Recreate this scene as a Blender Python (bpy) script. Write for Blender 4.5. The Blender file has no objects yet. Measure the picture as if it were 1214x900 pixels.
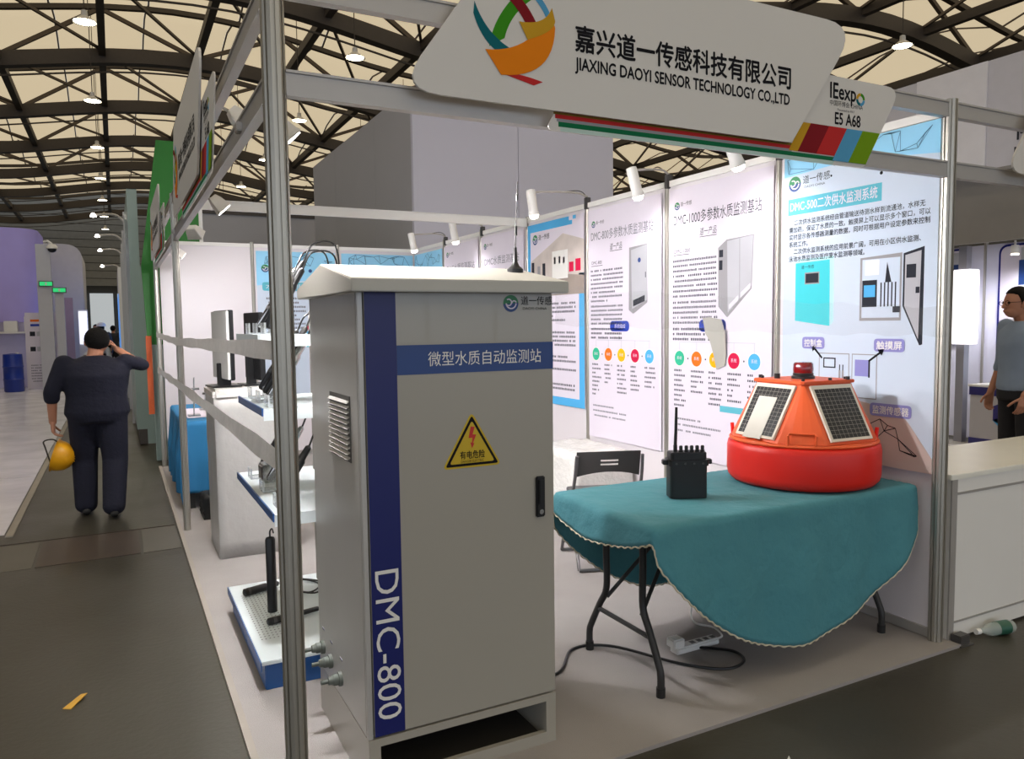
import bpy, bmesh, math, random
from mathutils import Vector, Matrix, Euler
random.seed(7)
PI = math.pi
sc = bpy.context.scene
COL = sc.collection

# ------------------------------------------------------------------ camera
cd = bpy.data.cameras.new('camera'); cam = bpy.data.objects.new('camera', cd); COL.objects.link(cam)
cd.sensor_fit = 'HORIZONTAL'; cd.sensor_width = 36.0; cd.lens = 905.34 / 1214 * 36.0
cd.clip_start = 0.05; cd.clip_end = 400
cam.location = (-0.423, -2.238, 1.536)
cam.matrix_world = Matrix.Translation(cam.location) @ Matrix.Rotation(math.radians(-27.346), 4, 'Z') @ Matrix.Rotation(PI / 2 + math.radians(-4.152), 4, 'X') @ Matrix.Rotation(math.radians(-0.712), 4, 'Z')
sc.camera = cam
# ------------------------------------------------------------------ world and exposure
w = bpy.data.worlds.new('world'); sc.world = w; w.use_nodes = True
w.node_tree.nodes['Background'].inputs[0].default_value = (0.9, 0.95, 1.0, 1)
w.node_tree.nodes['Background'].inputs[1].default_value = 0.6
sc.view_settings.view_transform = 'Standard'; sc.view_settings.look = 'None'
sc.view_settings.gamma = 1.0; sc.view_settings.use_curve_mapping = False
sc.view_settings.exposure = 0.0
ROOF_GLOW = 0.76          # daylight coming through the roof membrane
HALL_LAMP = 60.0         # high-bay lamp power
SPOT_W = 9.0             # booth arm spotlight power
FLOOD_W = 185.0            # flood lights on the left rail

# ------------------------------------------------------------------ materials
def lin(c):
    return tuple(((x / 255) / 12.92 if x / 255 <= .04045 else ((x / 255 + .055) / 1.055) ** 2.4) for x in c)
MATS = {}
def M(name, rgb, rough=.5, metal=0., var=.06, scale=6., bump=0., bscale=None, alpha=1., emit=0., spec=.5, coat=0., trans=0., rvar=0.):
    if name in MATS: return MATS[name]
    m = bpy.data.materials.new(name); m.use_nodes = True
    nt = m.node_tree; b = nt.nodes['Principled BSDF']
    c = lin(rgb)
    tc = nt.nodes.new('ShaderNodeTexCoord'); nz = nt.nodes.new('ShaderNodeTexNoise')
    nz.inputs['Scale'].default_value = scale; nz.inputs['Detail'].default_value = 4
    nt.links.new(tc.outputs['Object'], nz.inputs['Vector'])
    mx = nt.nodes.new('ShaderNodeMix'); mx.data_type = 'RGBA'
    mx.inputs['A'].default_value = (*[min(1, x * (1 - var)) for x in c], 1)
    mx.inputs['B'].default_value = (*[min(1, x * (1 + var)) for x in c], 1)
    nt.links.new(nz.outputs['Fac'], mx.inputs['Factor'])
    nt.links.new(mx.outputs['Result'], b.inputs['Base Color'])
    b.inputs['Roughness'].default_value = rough; b.inputs['Metallic'].default_value = metal
    b.inputs['Specular IOR Level'].default_value = spec
    b.inputs['Alpha'].default_value = alpha
    b.inputs['Coat Weight'].default_value = coat
    b.inputs['Transmission Weight'].default_value = trans
    if rvar:
        mr = nt.nodes.new('ShaderNodeMapRange'); mr.inputs['To Min'].default_value = max(.02, rough - rvar); mr.inputs['To Max'].default_value = min(1, rough + rvar)
        nt.links.new(nz.outputs['Fac'], mr.inputs['Value']); nt.links.new(mr.outputs['Result'], b.inputs['Roughness'])
    if emit:
        b.inputs['Emission Color'].default_value = (*c, 1); b.inputs['Emission Strength'].default_value = emit
    if bump:
        n2 = nt.nodes.new('ShaderNodeTexNoise'); n2.inputs['Scale'].default_value = bscale or scale * 8; n2.inputs['Detail'].default_value = 5
        nt.links.new(tc.outputs['Object'], n2.inputs['Vector'])
        bp = nt.nodes.new('ShaderNodeBump'); bp.inputs['Strength'].default_value = bump; bp.inputs['Distance'].default_value = .02
        nt.links.new(n2.outputs['Fac'], bp.inputs['Height']); nt.links.new(bp.outputs['Normal'], b.inputs['Normal'])
    if name.startswith(('poster', 'print', 'pale blue poster')) or 'ink' in name.split(): b.inputs['Specular IOR Level'].default_value = .08; b.inputs['Roughness'].default_value = .75
    MATS[name] = m
    return m

def concrete():
    m = M('hall concrete', (60, 57, 48), .42, var=.25, scale=.9, rvar=.18, bump=.08, bscale=40)
    nt = m.node_tree; b = nt.nodes['Principled BSDF']
    # fine pale scuffs and dark stains of their own
    tc = nt.nodes.new('ShaderNodeTexCoord'); n = nt.nodes.new('ShaderNodeTexNoise'); n.inputs['Scale'].default_value = 5; n.inputs['Detail'].default_value = 8; n.inputs['Roughness'].default_value = .7
    nt.links.new(tc.outputs['Object'], n.inputs['Vector'])
    r = nt.nodes.new('ShaderNodeValToRGB'); r.color_ramp.elements[0].position = .66; r.color_ramp.elements[1].position = .76
    r.color_ramp.elements[0].color = (0, 0, 0, 1); r.color_ramp.elements[1].color = (.35, .35, .35, 1)
    nt.links.new(n.outputs['Fac'], r.inputs['Fac'])
    old = b.inputs['Base Color'].links[0].from_socket
    mx = nt.nodes.new('ShaderNodeMix'); mx.data_type = 'RGBA'; mx.inputs['B'].default_value = (.16, .15, .13, 1)
    nt.links.new(old, mx.inputs['A']); nt.links.new(r.outputs['Color'], mx.inputs['Factor']); nt.links.new(mx.outputs['Result'], b.inputs['Base Color'])
    return m
def brushed(name, rgb, rough=.35, metal=.7):
    m = M(name, rgb, rough, metal, var=.1, scale=3)
    nt = m.node_tree; b = nt.nodes['Principled BSDF']
    tc = nt.nodes.new('ShaderNodeTexCoord'); mp = nt.nodes.new('ShaderNodeMapping'); mp.inputs['Scale'].default_value = (90, 90, 1.5)
    n = nt.nodes.new('ShaderNodeTexNoise'); n.inputs['Scale'].default_value = 3; n.inputs['Detail'].default_value = 3
    nt.links.new(tc.outputs['Object'], mp.inputs['Vector']); nt.links.new(mp.outputs['Vector'], n.inputs['Vector'])
    bp = nt.nodes.new('ShaderNodeBump'); bp.inputs['Strength'].default_value = .06
    nt.links.new(n.outputs['Fac'], bp.inputs['Height']); nt.links.new(bp.outputs['Normal'], b.inputs['Normal'])
    return m
def glow(name, rgb, s):
    return M(name, rgb, .5, emit=s)

CONC = concrete()
CARPET = M('grey booth carpet', (152, 147, 145), .95, var=.1, scale=4, bump=.3, bscale=260)
EDGE = M('carpet edging strip', (150, 143, 134), .7, var=.1)
FILMFLOOR = M('plastic covered floor', (222, 220, 226), .22, var=.1, scale=2, rvar=.12, bump=.15, bscale=7)
PLATE = M('cover plate grey', (88, 84, 76), .5, var=.18, scale=3)
PLATE2 = M('cover plate brown', (70, 60, 52), .45, var=.2, scale=5)
ALU = brushed('anodised aluminium', (178, 174, 164), .38, .75)
ALUD = M('aluminium groove', (70, 66, 58), .5, .5)
RAIL = M('satin aluminium rail', (176, 172, 168), .42, .45, var=.04)
PANEL = M('white wall panel', (218, 212, 216), .42, var=.02, scale=2)
PAPER = M('poster paper', (216, 209, 221), .6, var=.015)
PAPERB = M('pale blue poster', (196, 208, 224), .6, var=.05, scale=2)
WHITE = M('white paint', (226, 224, 220), .4, var=.02)
SIGNW = M('white sign board', (212, 208, 202), .38, var=.015, scale=2)
INK = M('black ink', (28, 28, 32), .5, var=.05)
INKD = M('dark grey ink', (88, 88, 98), .5)
INKG = M('grey ink', (120, 120, 130), .5)
INKLG = M('light grey ink', (186, 188, 198), .5)
STEEL = M('dark painted steel', (80, 74, 70), .6, .2, var=.12)
STEELB = M('brown grey painted steel', (98, 88, 80), .6, .2, var=.12)
BLACK = M('black plastic', (18, 18, 19), .38, var=.15)
BLACKM = M('black rubber', (22, 22, 22), .6, var=.1)
GREYP = M('dark grey plastic', (66, 64, 64), .4, var=.08)
CAB = M('warm light grey enamel', (160, 156, 146), .28, var=.015, scale=2, coat=.3)
CABS = brushed('light grey enamel side', (186, 184, 180), .34, .25)
CABIN = M('cabinet dark inside', (54, 52, 50), .6)
BLUE = M('navy stripe', (14, 24, 96), .4, var=.03, coat=.0)
BLUE2 = M('royal band', (32, 64, 126), .4, var=.03, coat=.0)
YEL = M('warning yellow', (196, 166, 22), .4, var=.04)
RED = M('warning red', (190, 40, 30), .4)
BUOY = M('orange red float', (222, 30, 16), .42, var=.05, scale=5)
BUOY2 = M('orange housing', (228, 92, 42), .45, var=.06, scale=5)
CELL = M('solar cell', (12, 13, 18), .4, var=.3, scale=9)
CELLL = M('solar grid line', (150, 146, 138), .4)
TEAL = M('turquoise cloth', (70, 132, 143), .85, var=.1, scale=5, bump=.7, bscale=11)
LACE = M('cream crochet edge', (196, 188, 166), .9, var=.12, scale=60)
BCLOTH = M('blue table cloth', (38, 118, 168), .8, var=.12, scale=4)
WRAP = M('bubble wrap', (224, 222, 218), .25, var=.07, scale=14, bump=.5, bscale=36)
STRETCH = M('stretch wrapped carton', (176, 174, 171), .3, var=.07, scale=5, bump=.3, bscale=14)
CHROME = M('polished steel', (190, 190, 188), .2, 1.)
LBLUE = M('lab blue enamel', (34, 86, 150), .35, var=.06)
TRAYW = M('pale tray enamel', (214, 224, 226), .35, var=.03)
TAPE = M('silver tape', (236, 234, 232), .4, .0, var=.14, scale=14, bump=.3, bscale=40)
def translucent(m, f):
    nt = m.node_tree; out = nt.nodes['Material Output']; b = nt.nodes['Principled BSDF']; t = nt.nodes.new('ShaderNodeBsdfTranslucent'); x = nt.nodes.new('ShaderNodeMixShader')
    x.inputs[0].default_value = f; nt.links.new(b.inputs['Base Color'].links[0].from_socket, t.inputs['Color']); nt.links.new(b.outputs[0], x.inputs[1]); nt.links.new(t.outputs[0], x.inputs[2]); nt.links.new(x.outputs[0], out.inputs['Surface'])
translucent(TAPE, .45)
FILM = M('clear stretch film', (230, 230, 235), .12, var=.05, alpha=.05)
ACRYL = M('clear acrylic', (232, 240, 244), .08, alpha=.42)
LAMPW = M('white lamp housing', (232, 230, 226), .35, var=.02)
SPOTG = glow('spot bulb', (255, 246, 232), 14)
FLOODG = glow('flood bulb', (255, 250, 240), 10)
BAYG = glow('high bay bulb', (255, 246, 214), 22)
BOXG = glow('light box', (255, 250, 252), 1.15)
SCREENG = M('pale screen', (212, 210, 206), .4)
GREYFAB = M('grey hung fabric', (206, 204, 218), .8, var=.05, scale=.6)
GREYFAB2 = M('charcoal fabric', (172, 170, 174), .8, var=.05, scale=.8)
GREEN = M('bright green board', (28, 118, 24), .5, var=.06)
TEALW = M('grey green panel', (146, 164, 158), .35, var=.05)
PURPLE = M('violet fabric', (176, 164, 232), .8, var=.08, scale=2)
SIDING = M('dark wall siding', (150, 150, 146), .6, var=.15, scale=2)
NAVY = M('navy work cloth', (15, 17, 36), .9, var=.2, scale=10, bump=.3, bscale=30)
DENIM = M('grey blue shirt', (134, 150, 172), .9, var=.1, scale=10)
SKIN = M('skin', (176, 122, 96), .55, var=.06)
HAIR = M('black hair', (12, 10, 9), .8, spec=.2, var=.2, scale=60, bump=.4, bscale=120)
HELMY = M('yellow helmet shell', (238, 170, 24), .3, var=.05)
WOOD = M('floor scuff paper', (206, 160, 60), .7)

# ------------------------------------------------------------------ mesh builder
class MB:
    def __init__(s): s.v = []; s.f = []; s.mi = []
    def add(s, vs, fs, m=0):
        o = len(s.v); s.v += [tuple(p) for p in vs]; s.f += [tuple(i + o for i in f) for f in fs]; s.mi += [m] * len(fs); return s
    def box(s, x0, x1, y0, y1, z0, z1, m=0):
        vs = [(x, y, z) for x in (x0, x1) for y in (y0, y1) for z in (z0, z1)]
        return s.add(vs, [(0, 1, 3, 2), (4, 6, 7, 5), (0, 4, 5, 1), (2, 3, 7, 6), (0, 2, 6, 4), (1, 5, 7, 3)], m)
    def bar(s, a, b, wdt, hgt, m=0, up=(0, 0, 1)):
        a = Vector(a); b = Vector(b); d = (b - a).normalized(); u = Vector(up)
        if abs(d.dot(u)) > .99: u = Vector((0, 1, 0))
        r = d.cross(u).normalized() * wdt / 2; q = r.cross(d).normalized() * hgt / 2
        vs = [p + i * r + j * q for p in (a, b) for i in (-1, 1) for j in (-1, 1)]
        return s.add(vs, [(0, 1, 3, 2), (4, 6, 7, 5), (0, 4, 5, 1), (2, 3, 7, 6), (0, 2, 6, 4), (1, 5, 7, 3)], m)
    def prism(s, poly, z0, z1, mat=None, m=0):
        n = len(poly); T = mat or Matrix()
        vs = [T @ Vector((x, y, z0)) for x, y in poly] + [T @ Vector((x, y, z1)) for x, y in poly]
        fs = [tuple(range(n))[::-1], tuple(range(n, 2 * n))] + [(i, (i + 1) % n, n + (i + 1) % n, n + i) for i in range(n)]
        return s.add(vs, fs, m)
    def loft(s, rings, m=0, caps=True, closed=True):
        n = len(rings[0]); vs = [p for r in rings for p in r]; fs = []
        for k in range(len(rings) - 1):
            for i in range(n if closed else n - 1):
                j = (i + 1) % n; fs.append((k * n + i, k * n + j, (k + 1) * n + j, (k + 1) * n + i))
        if caps: fs += [tuple(range(n))[::-1], tuple(range((len(rings) - 1) * n, len(rings) * n))]
        return s.add(vs, fs, m)
    def tube(s, pts, r, n=8, m=0):
        pts = [Vector(p) for p in pts]; rs = r if isinstance(r, (list, tuple)) else [r] * len(pts)
        ts = []
        for i in range(len(pts)):
            t = (pts[min(i + 1, len(pts) - 1)] - pts[max(i - 1, 0)]); ts.append(t.normalized() if t.length > 1e-9 else Vector((0, 0, 1)))
        u = ts[0].orthogonal().normalized(); rings = []
        for p, t, rr in zip(pts, ts, rs):
            u = (u - t * u.dot(t)); u = u.normalized() if u.length > 1e-6 else t.orthogonal().normalized()
            q = t.cross(u)
            rings.append([p + rr * (math.cos(2 * PI * i / n) * u + math.sin(2 * PI * i / n) * q) for i in range(n)])
        return s.loft(rings, m)
    def cyl(s, a, b, r, n=16, m=0): return s.tube([a, b], r, n, m)
    def lathe(s, prof, n=32, T=None, m=0):
        T = T or Matrix()
        rings = [[T @ Vector((r * math.cos(2 * PI * i / n), r * math.sin(2 * PI * i / n), z)) for i in range(n)] for r, z in prof]
        return s.loft(rings, m)
    def ball(s, c, r, n=12, k=8, m=0):
        c = Vector(c); r = Vector((r, r, r)) if isinstance(r, (int, float)) else Vector(r)
        rings = []
        for j in range(k + 1):
            a = -PI / 2 + PI * j / k; rad = max(math.cos(a), .02)
            rings.append([(c.x + r.x * rad * math.cos(2 * PI * i / n), c.y + r.y * rad * math.sin(2 * PI * i / n), c.z + r.z * math.sin(a)) for i in range(n)])
        return s.loft(rings, m)
    def capsule(s, a, b, ra, rb, n=12, m=0):
        a = Vector(a); b = Vector(b); d = b - a; L = d.length
        if L < 1e-6: return s.ball(a, ra, m=m)
        d = d / L; pts = []; rs = []
        for k in range(4): t = -PI / 2 + PI / 2 * k / 4 + .06; pts.append(a + d * ra * math.sin(t)); rs.append(max(ra * math.cos(t), .001))
        pts += [a, b]; rs += [ra, rb]
        for k in range(1, 5): t = PI / 2 * k / 4 - .06; pts.append(b + d * rb * math.sin(t)); rs.append(max(rb * math.cos(t), .001))
        return s.tube(pts, rs, n, m)
    def mesh(s, name, mats, smooth=False, bevel=0., seg=2):
        me = bpy.data.meshes.new(name); me.from_pydata(s.v, [], s.f)
        for m in (mats if isinstance(mats, (list, tuple)) else [mats]): me.materials.append(m)
        for p, i in zip(me.polygons, s.mi): p.material_index = i
        bm = bmesh.new(); bm.from_mesh(me)
        bmesh.ops.recalc_face_normals(bm, faces=bm.faces)
        if bevel:
            es = [e for e in bm.edges if len(e.link_faces) == 2 and e.calc_face_angle(0) > .5]
            bmesh.ops.bevel(bm, geom=es, offset=bevel, segments=seg, affect='EDGES', clamp_overlap=True)
        bm.to_mesh(me); bm.free()
        if smooth:
            me.polygons.foreach_set('use_smooth', [True] * len(me.polygons))
            try: me.set_sharp_from_angle(angle=math.radians(smooth if smooth > 1 else 40))
            except Exception: pass
        return me
    def obj(s, name, mats, parent=None, smooth=False, bevel=0., loc=None, seg=2):
        return link(name, s.mesh(name, mats, smooth, bevel, seg), parent, loc)
def link(name, me, parent=None, loc=None):
    o = bpy.data.objects.new(name, me); COL.objects.link(o)
    if parent: o.parent = parent
    if loc is not None: o.location = loc
    return o
def tag(o, label=None, cat=None, group=None, kind=None):
    if label: o['label'] = label
    if cat: o['category'] = cat
    if group: o['group'] = group
    if kind: o['kind'] = kind
    return o
def thing(name, label, cat, loc=(0, 0, 0), rz=0, group=None, M4=None):
    o = bpy.data.objects.new(name, None); COL.objects.link(o); o.empty_display_size = .05
    if M4 is not None: o.matrix_world = M4
    else: o.location = loc; o.rotation_euler = (0, 0, rz)
    return tag(o, label, cat, group)
def struct(name, M4=None):
    o = bpy.data.objects.new(name, None); COL.objects.link(o); o['kind'] = 'structure'
    if M4 is not None: o.matrix_world = M4
    return o
def copy_tree(o, parent=None):
    c = o.copy(); COL.objects.link(c); c.parent = parent
    for ch in o.children: copy_tree(ch, c)
    return c
def frame(o, u, v):
    u = Vector(u).normalized(); v = Vector(v).normalized(); n = u.cross(v)
    return Matrix(((u.x, v.x, n.x, o[0]), (u.y, v.y, n.y, o[1]), (u.z, v.z, n.z, o[2]), (0, 0, 0, 1)))
def bez(pts, n=10):
    "smooth catmull-rom through points"
    P = [Vector(p) for p in pts]; P = [2 * P[0] - P[1]] + P + [2 * P[-1] - P[-2]]; out = []
    for i in range(1, len(P) - 2):
        for k in range(n):
            t = k / n; a, b, c, d = P[i - 1:i + 3]
            out.append(.5 * ((2 * b) + (c - a) * t + (2 * a - 5 * b + 4 * c - d) * t * t + (3 * b - a - 3 * c + d) * t ** 3))
    out.append(P[-2]); return out
def rpoly(pts, r, n=6):
    "polygon with rounded corners"
    out = []; k = len(pts); rr = r if isinstance(r, (list, tuple)) else [r] * k
    for i in range(k):
        p = Vector(pts[i]); a = Vector(pts[i - 1]); b = Vector(pts[(i + 1) % k])
        if rr[i] <= 0: out.append(tuple(p)); continue
        da = (a - p).normalized(); db = (b - p).normalized()
        ang = math.acos(max(-1, min(1, da.dot(db)))); d = min(rr[i] / math.tan(ang / 2), .49 * (a - p).length, .49 * (b - p).length)
        s, e = p + da * d, p + db * d
        for j in range(n + 1):
            t = j / n; q = (1 - t) ** 2 * s + 2 * t * (1 - t) * p + t * t * e; out.append(tuple(q))
    return out
# ------------------------------------------------------------------ flat print helpers (local xy plane, z towards the viewer)
def text(body, size, mat, parent, x, y, lvl=1, align='LEFT', width=None, bold=0., rot=0., name='lettering', lh=1.0, shear=0., ht=.0006):
    c = bpy.data.curves.new('t', 'FONT'); c.body = body; c.size = size; c.align_x = align; c.space_line = lh; c.shear = shear
    c.resolution_u = 3
    o = bpy.data.objects.new('t', c); COL.objects.link(o)
    dg = bpy.context.evaluated_depsgraph_get(); me = bpy.data.meshes.new_from_object(o.evaluated_get(dg))
    bpy.data.objects.remove(o); bpy.data.curves.remove(c)
    me.materials.clear(); me.materials.append(mat)
    if width and len(me.vertices):
        xs = [v.co.x for v in me.vertices]; k = width / max(1e-6, max(xs) - min(xs)); x0 = min(xs)
        for v in me.vertices: v.co.x = (v.co.x - x0) * k + (0 if align == 'LEFT' else -width / 2)
    if bold:
        bm = bmesh.new(); bm.from_mesh(me); geo = bm.verts[:] + bm.edges[:] + bm.faces[:]
        for dx, dy, dz in ((bold, 0, 1e-4), (bold / 2, bold * .6, 2e-4), (bold / 2, -bold * .6, 3e-4)):
            d = bmesh.ops.duplicate(bm, geom=geo)
            bmesh.ops.translate(bm, verts=[g for g in d['geom'] if isinstance(g, bmesh.types.BMVert)], vec=(dx, dy, dz))
        bm.to_mesh(me); bm.free()
    ob = link(name, me, parent, (x, y, lvl * ht)); ob.rotation_euler = (0, 0, rot)
    return ob
def flat(name, poly, mat, parent, lvl=1, ht=.0006, th=None):
    return MB().prism(poly, (lvl - 1) * ht if th is None else lvl * ht - th, lvl * ht).obj(name, mat, parent)
def rect(x0, y0, x1, y1): return [(x0, y0), (x1, y0), (x1, y1), (x0, y1)]
def disc(cx, cy, r, n=24, ry=None): return [(cx + r * math.cos(2 * PI * i / n), cy + (ry or r) * math.sin(2 * PI * i / n)) for i in range(n)]
def greek(x0, y0, x1, n, lead, mat, parent, lvl=1, name='fine_print', cw=.014, ch=.012, ragged=.3, seed=0):
    "rows of small marks standing for print too small to read"
    rnd = random.Random(seed); b = MB(); z = lvl * .0006
    for r in range(n):
        y = y0 - r * lead; xe = x1 if rnd.random() > ragged else x0 + (x1 - x0) * rnd.uniform(.35, .95); x = x0
        while x < xe:
            wd = cw * rnd.uniform(.7, 1.1)
            if rnd.random() > .08:
                b.add([(x, y, z), (x + wd * .72, y, z), (x + wd * .72, y + ch * rnd.uniform(.8, 1), z), (x, y + ch * rnd.uniform(.8, 1), z)], [(0, 1, 2, 3)])
            x += wd
    return tag(b.obj(name, mat, parent), kind='stuff')
def ring(cx, cy, r0, r1, a0, a1, n=24):
    A = [a0 + (a1 - a0) * i / n for i in range(n + 1)]
    return [(cx + r1 * math.cos(a), cy + r1 * math.sin(a)) for a in A] + [(cx + r0 * math.cos(a), cy + r0 * math.sin(a)) for a in reversed(A)]
LG_G = M('logo green', (30, 120, 70), .4); LG_B = M('logo blue', (24, 60, 120), .4)
def logo(parent, cx, cy, r, lvl=1, txt=True, ink=INK, sub=True):
    "round emblem with a white curl and the four characters beside it"
    flat('emblem', ring(cx, cy, 0.001, r, .1, PI + .1), LG_G, parent, lvl); flat('emblem', ring(cx, cy, 0.001, r, PI + .1, 2 * PI + .1), LG_B, parent, lvl)
    flat('emblem_curl', ring(cx - r * .3, cy + r * .12, r * .3, r * .45, -2.4, 2.2, 16), PAPER, parent, lvl + 1)
    flat('emblem_curl', ring(cx + r * .02, cy + r * .05, r * .58, r * .74, PI * 1.02, 2 * PI * .99, 16), PAPER, parent, lvl + 1)
    flat('emblem_curl', ring(cx + r * .42, cy + r * .02, r * .22, r * .36, .3, PI, 12), PAPER, parent, lvl + 1)
    if txt:
        text('道一传感', r * 1.15, ink, parent, cx + r * 1.35, cy - r * .1, lvl, width=r * 4.3)
        if sub: text('DAOYI CHINA', r * .42, ink, parent, cx + r * 1.6, cy - r * .75, lvl, width=r * 3.3)
# ================================================================== SETTING
Z0 = -0.015     # hall floor, a carpet's thickness under the booth floor
MB().box(-40, 75, -45, 118, Z0 - .3, Z0).obj('floor', CONC)['kind'] = 'structure'
floor = bpy.data.objects['floor']
# trench cover plates set across the aisle
for (x0, x1, mt, dz) in ((-9.5, -5.6, PLATE, .002), (-5.58, -2.9, PLATE, .003), (-2.88, -.98, PLATE, .002), (-.96, -.335, PLATE2, .004), (-.315, -.075, PLATE, .003)):
    b = MB()
    b.add([(x0, 3.56 + .02 * x0, Z0 + dz), (x1, 3.56 + .02 * x1, Z0 + dz), (x1, 4.24 + .02 * x1, Z0 + dz), (x0, 4.24 + .02 * x0, Z0 + dz),
           (x0, 3.56 + .02 * x0, Z0 - .01), (x1, 3.56 + .02 * x1, Z0 - .01), (x1, 4.24 + .02 * x1, Z0 - .01), (x0, 4.24 + .02 * x0, Z0 - .01)],
          [(0, 1, 2, 3), (7, 6, 5, 4), (0, 4, 5, 1), (1, 5, 6, 2), (2, 6, 7, 3), (3, 7, 4, 0)])
    b.obj('cover_plate', mt, floor)
b = MB(); b.bar((-9.5, 4.46 - .19, Z0 + .002), (-.075, 4.27, Z0 + .002), .012, .006); b.obj('joint_strip', PLATE2, floor)
# plastic covered floor left of the aisle, laid in sheets
fc = struct('floor_covering')
for j in range(9):
    for i in range(3):
        x1 = -1.24 - i * 2.0; y0 = 4.6 + j * 2.6
        MB().box(x1 - 1.985, x1, y0, y0 + 2.585, Z0 - .004, Z0 + .004 + .001 * ((i + j) % 2)).obj('floor_sheet', FILMFLOOR, fc)
MB().bar((-1.2, 4.5, Z0 + .004), (-1.2, 28, Z0 + .004), .05, .012).obj('edge_strip', EDGE, fc)
# booth carpet
car = MB().box(-.035, 3.06, -.09, 7.1, Z0, 0).obj('floor_booth', CARPET); car['kind'] = 'structure'
MB().box(-.062, -.035, -.09, 7.1, Z0, .001).obj('edging_strip', EDGE, car)
nb = MB().box(3.075, 9.0, .02, 7.1, Z0, -.002).obj('floor_neighbour', M('neighbour carpet', (150, 146, 142), .9, var=.1, bump=.2, bscale=200)); nb['kind'] = 'structure'

# hall shell
def siding(name, o, u, L, H, n, mat):
    s = struct(name, frame(o, u, (0, 0, 1)))
    for k in range(n):
        MB().box(0, L, H * k / n, H * (k + .93) / n, 0, .12).obj('siding_board', mat, s)
    return s
siding('wall_far', (-40, 112, 7.2), (1, 0, 0), 115, 14, 14, SIDING)
wf = MB().box(-40, 75, 112, 112.2, Z0, 21).obj('wall_far_lining', M('far wall lining', (60, 60, 60), .7)); wf['kind'] = 'structure'
for k in range(12):      # pale doors and glazing under the siding at the far end
    w_ = MB().box(-16 + k * 3.2, -16 + k * 3.2 + 2.7, 111.5, 111.9, .6, 6.2).obj('window_or_fill_%d' % (k + 1), glow('daylit far glazing', (206, 214, 220), .55)); w_['kind'] = 'structure'
wl = MB().box(-22.2, -22, -45, 112, Z0, 21).obj('wall_left', M('left wall lining', (56, 55, 54), .7, var=.2, scale=1)); wl['kind'] = 'structure'
for k in range(22):
    MB().cyl((-21.6, 30 + k * 3.6, Z0), (-21.6, 30 + k * 3.6, 16), .3 if k % 3 else .5, 10).obj('duct', STEEL, wl)
wr = MB().box(75, 75.2, -45, 112, Z0, 21).obj('wall_right_hall', M('right wall lining', (96, 94, 90), .7)); wr['kind'] = 'structure'
REARFILL = glow('added rear fill glow', (226, 236, 252), 1.7); SIDEFILL = glow('added side fill glow', (226, 236, 252), 1.25)  # fill light emitters, added on the unseen rear and left walls
for k in range(14):  # added glowing panes behind the camera, brightening surfaces that face it
    w_ = MB().box(-22 + k * 5.0, -22 + k * 5.0 + 4.6, -44.9, -44.7, .4, 13.5).obj('window_or_fill_%d' % (k + 13), REARFILL); w_['kind'] = 'structure'
for k in range(10):  # added glowing panes out of view on the left, brightening left-facing sides
    w_ = MB().box(-21.9, -21.7, -44 + k * 5.2, -44 + k * 5.2 + 4.7, .4, 7.5).obj('window_or_fill_%d' % (k + 27), SIDEFILL); w_['kind'] = 'structure'
wb = MB().box(-40, 75, -45.2, -45, Z0, 21).obj('wall_rear', M('rear wall lining', (110, 108, 104), .7)); wb['kind'] = 'structure'

# roof: glowing membrane strips above steel trusses
roof = struct('ceiling')
MEMB = glow('daylit roof membrane', (226, 208, 174), ROOF_GLOW)
BAY = 10.4; TY = [34.6 + BAY * k for k in range(-7, 8)]
PX = 4.725
def rz_(y):          # the membrane swells between trusses
    t = ((y - TY[0]) / BAY) % 1.0
    return 19.2 + 1.1 * math.sin(PI * t)
NS = 4; XO = -.4 - PX / 2
def arch(x): return -1.7 * (1 - math.cos(2 * PI * (x - 4) / 30)) / 2        # roof waves across the hall
XP = [XO + PX * i for i in range(-4, 16)]
for k in range(len(TY) - 1):
    for i in range(len(XP) - 1):
        bb = MB(); xa, xb = XP[i] + .05, XP[i + 1] - .05; xm = (xa + xb) / 2
        bb.add([(x, TY[k] + BAY * j / NS, 19.2 + arch(x) + 1.1 * math.sin(PI * j / NS)) for j in range(NS + 1) for x in (xa, xm, xb)],
               [(3 * j + a, 3 * j + a + 1, 3 * j + a + 4, 3 * j + a + 3) for j in range(NS) for a in (0, 1)])
        bb.obj('membrane_panel', MEMB, roof, 60)
bb = MB()
for k in range(len(TY) - 1):
    for j in range(NS):
        bb.bar((0, TY[k] + BAY * j / NS, 19.17 + 1.1 * math.sin(PI * j / NS)), (0, TY[k] + BAY * (j + 1) / NS, 19.17 + 1.1 * math.sin(PI * (j + 1) / NS)), .08, .08)
pm = bb.mesh('purlin', STEELB)
for x in XP: link('purlin', pm, roof, (x, 0, arch(x)))
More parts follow.
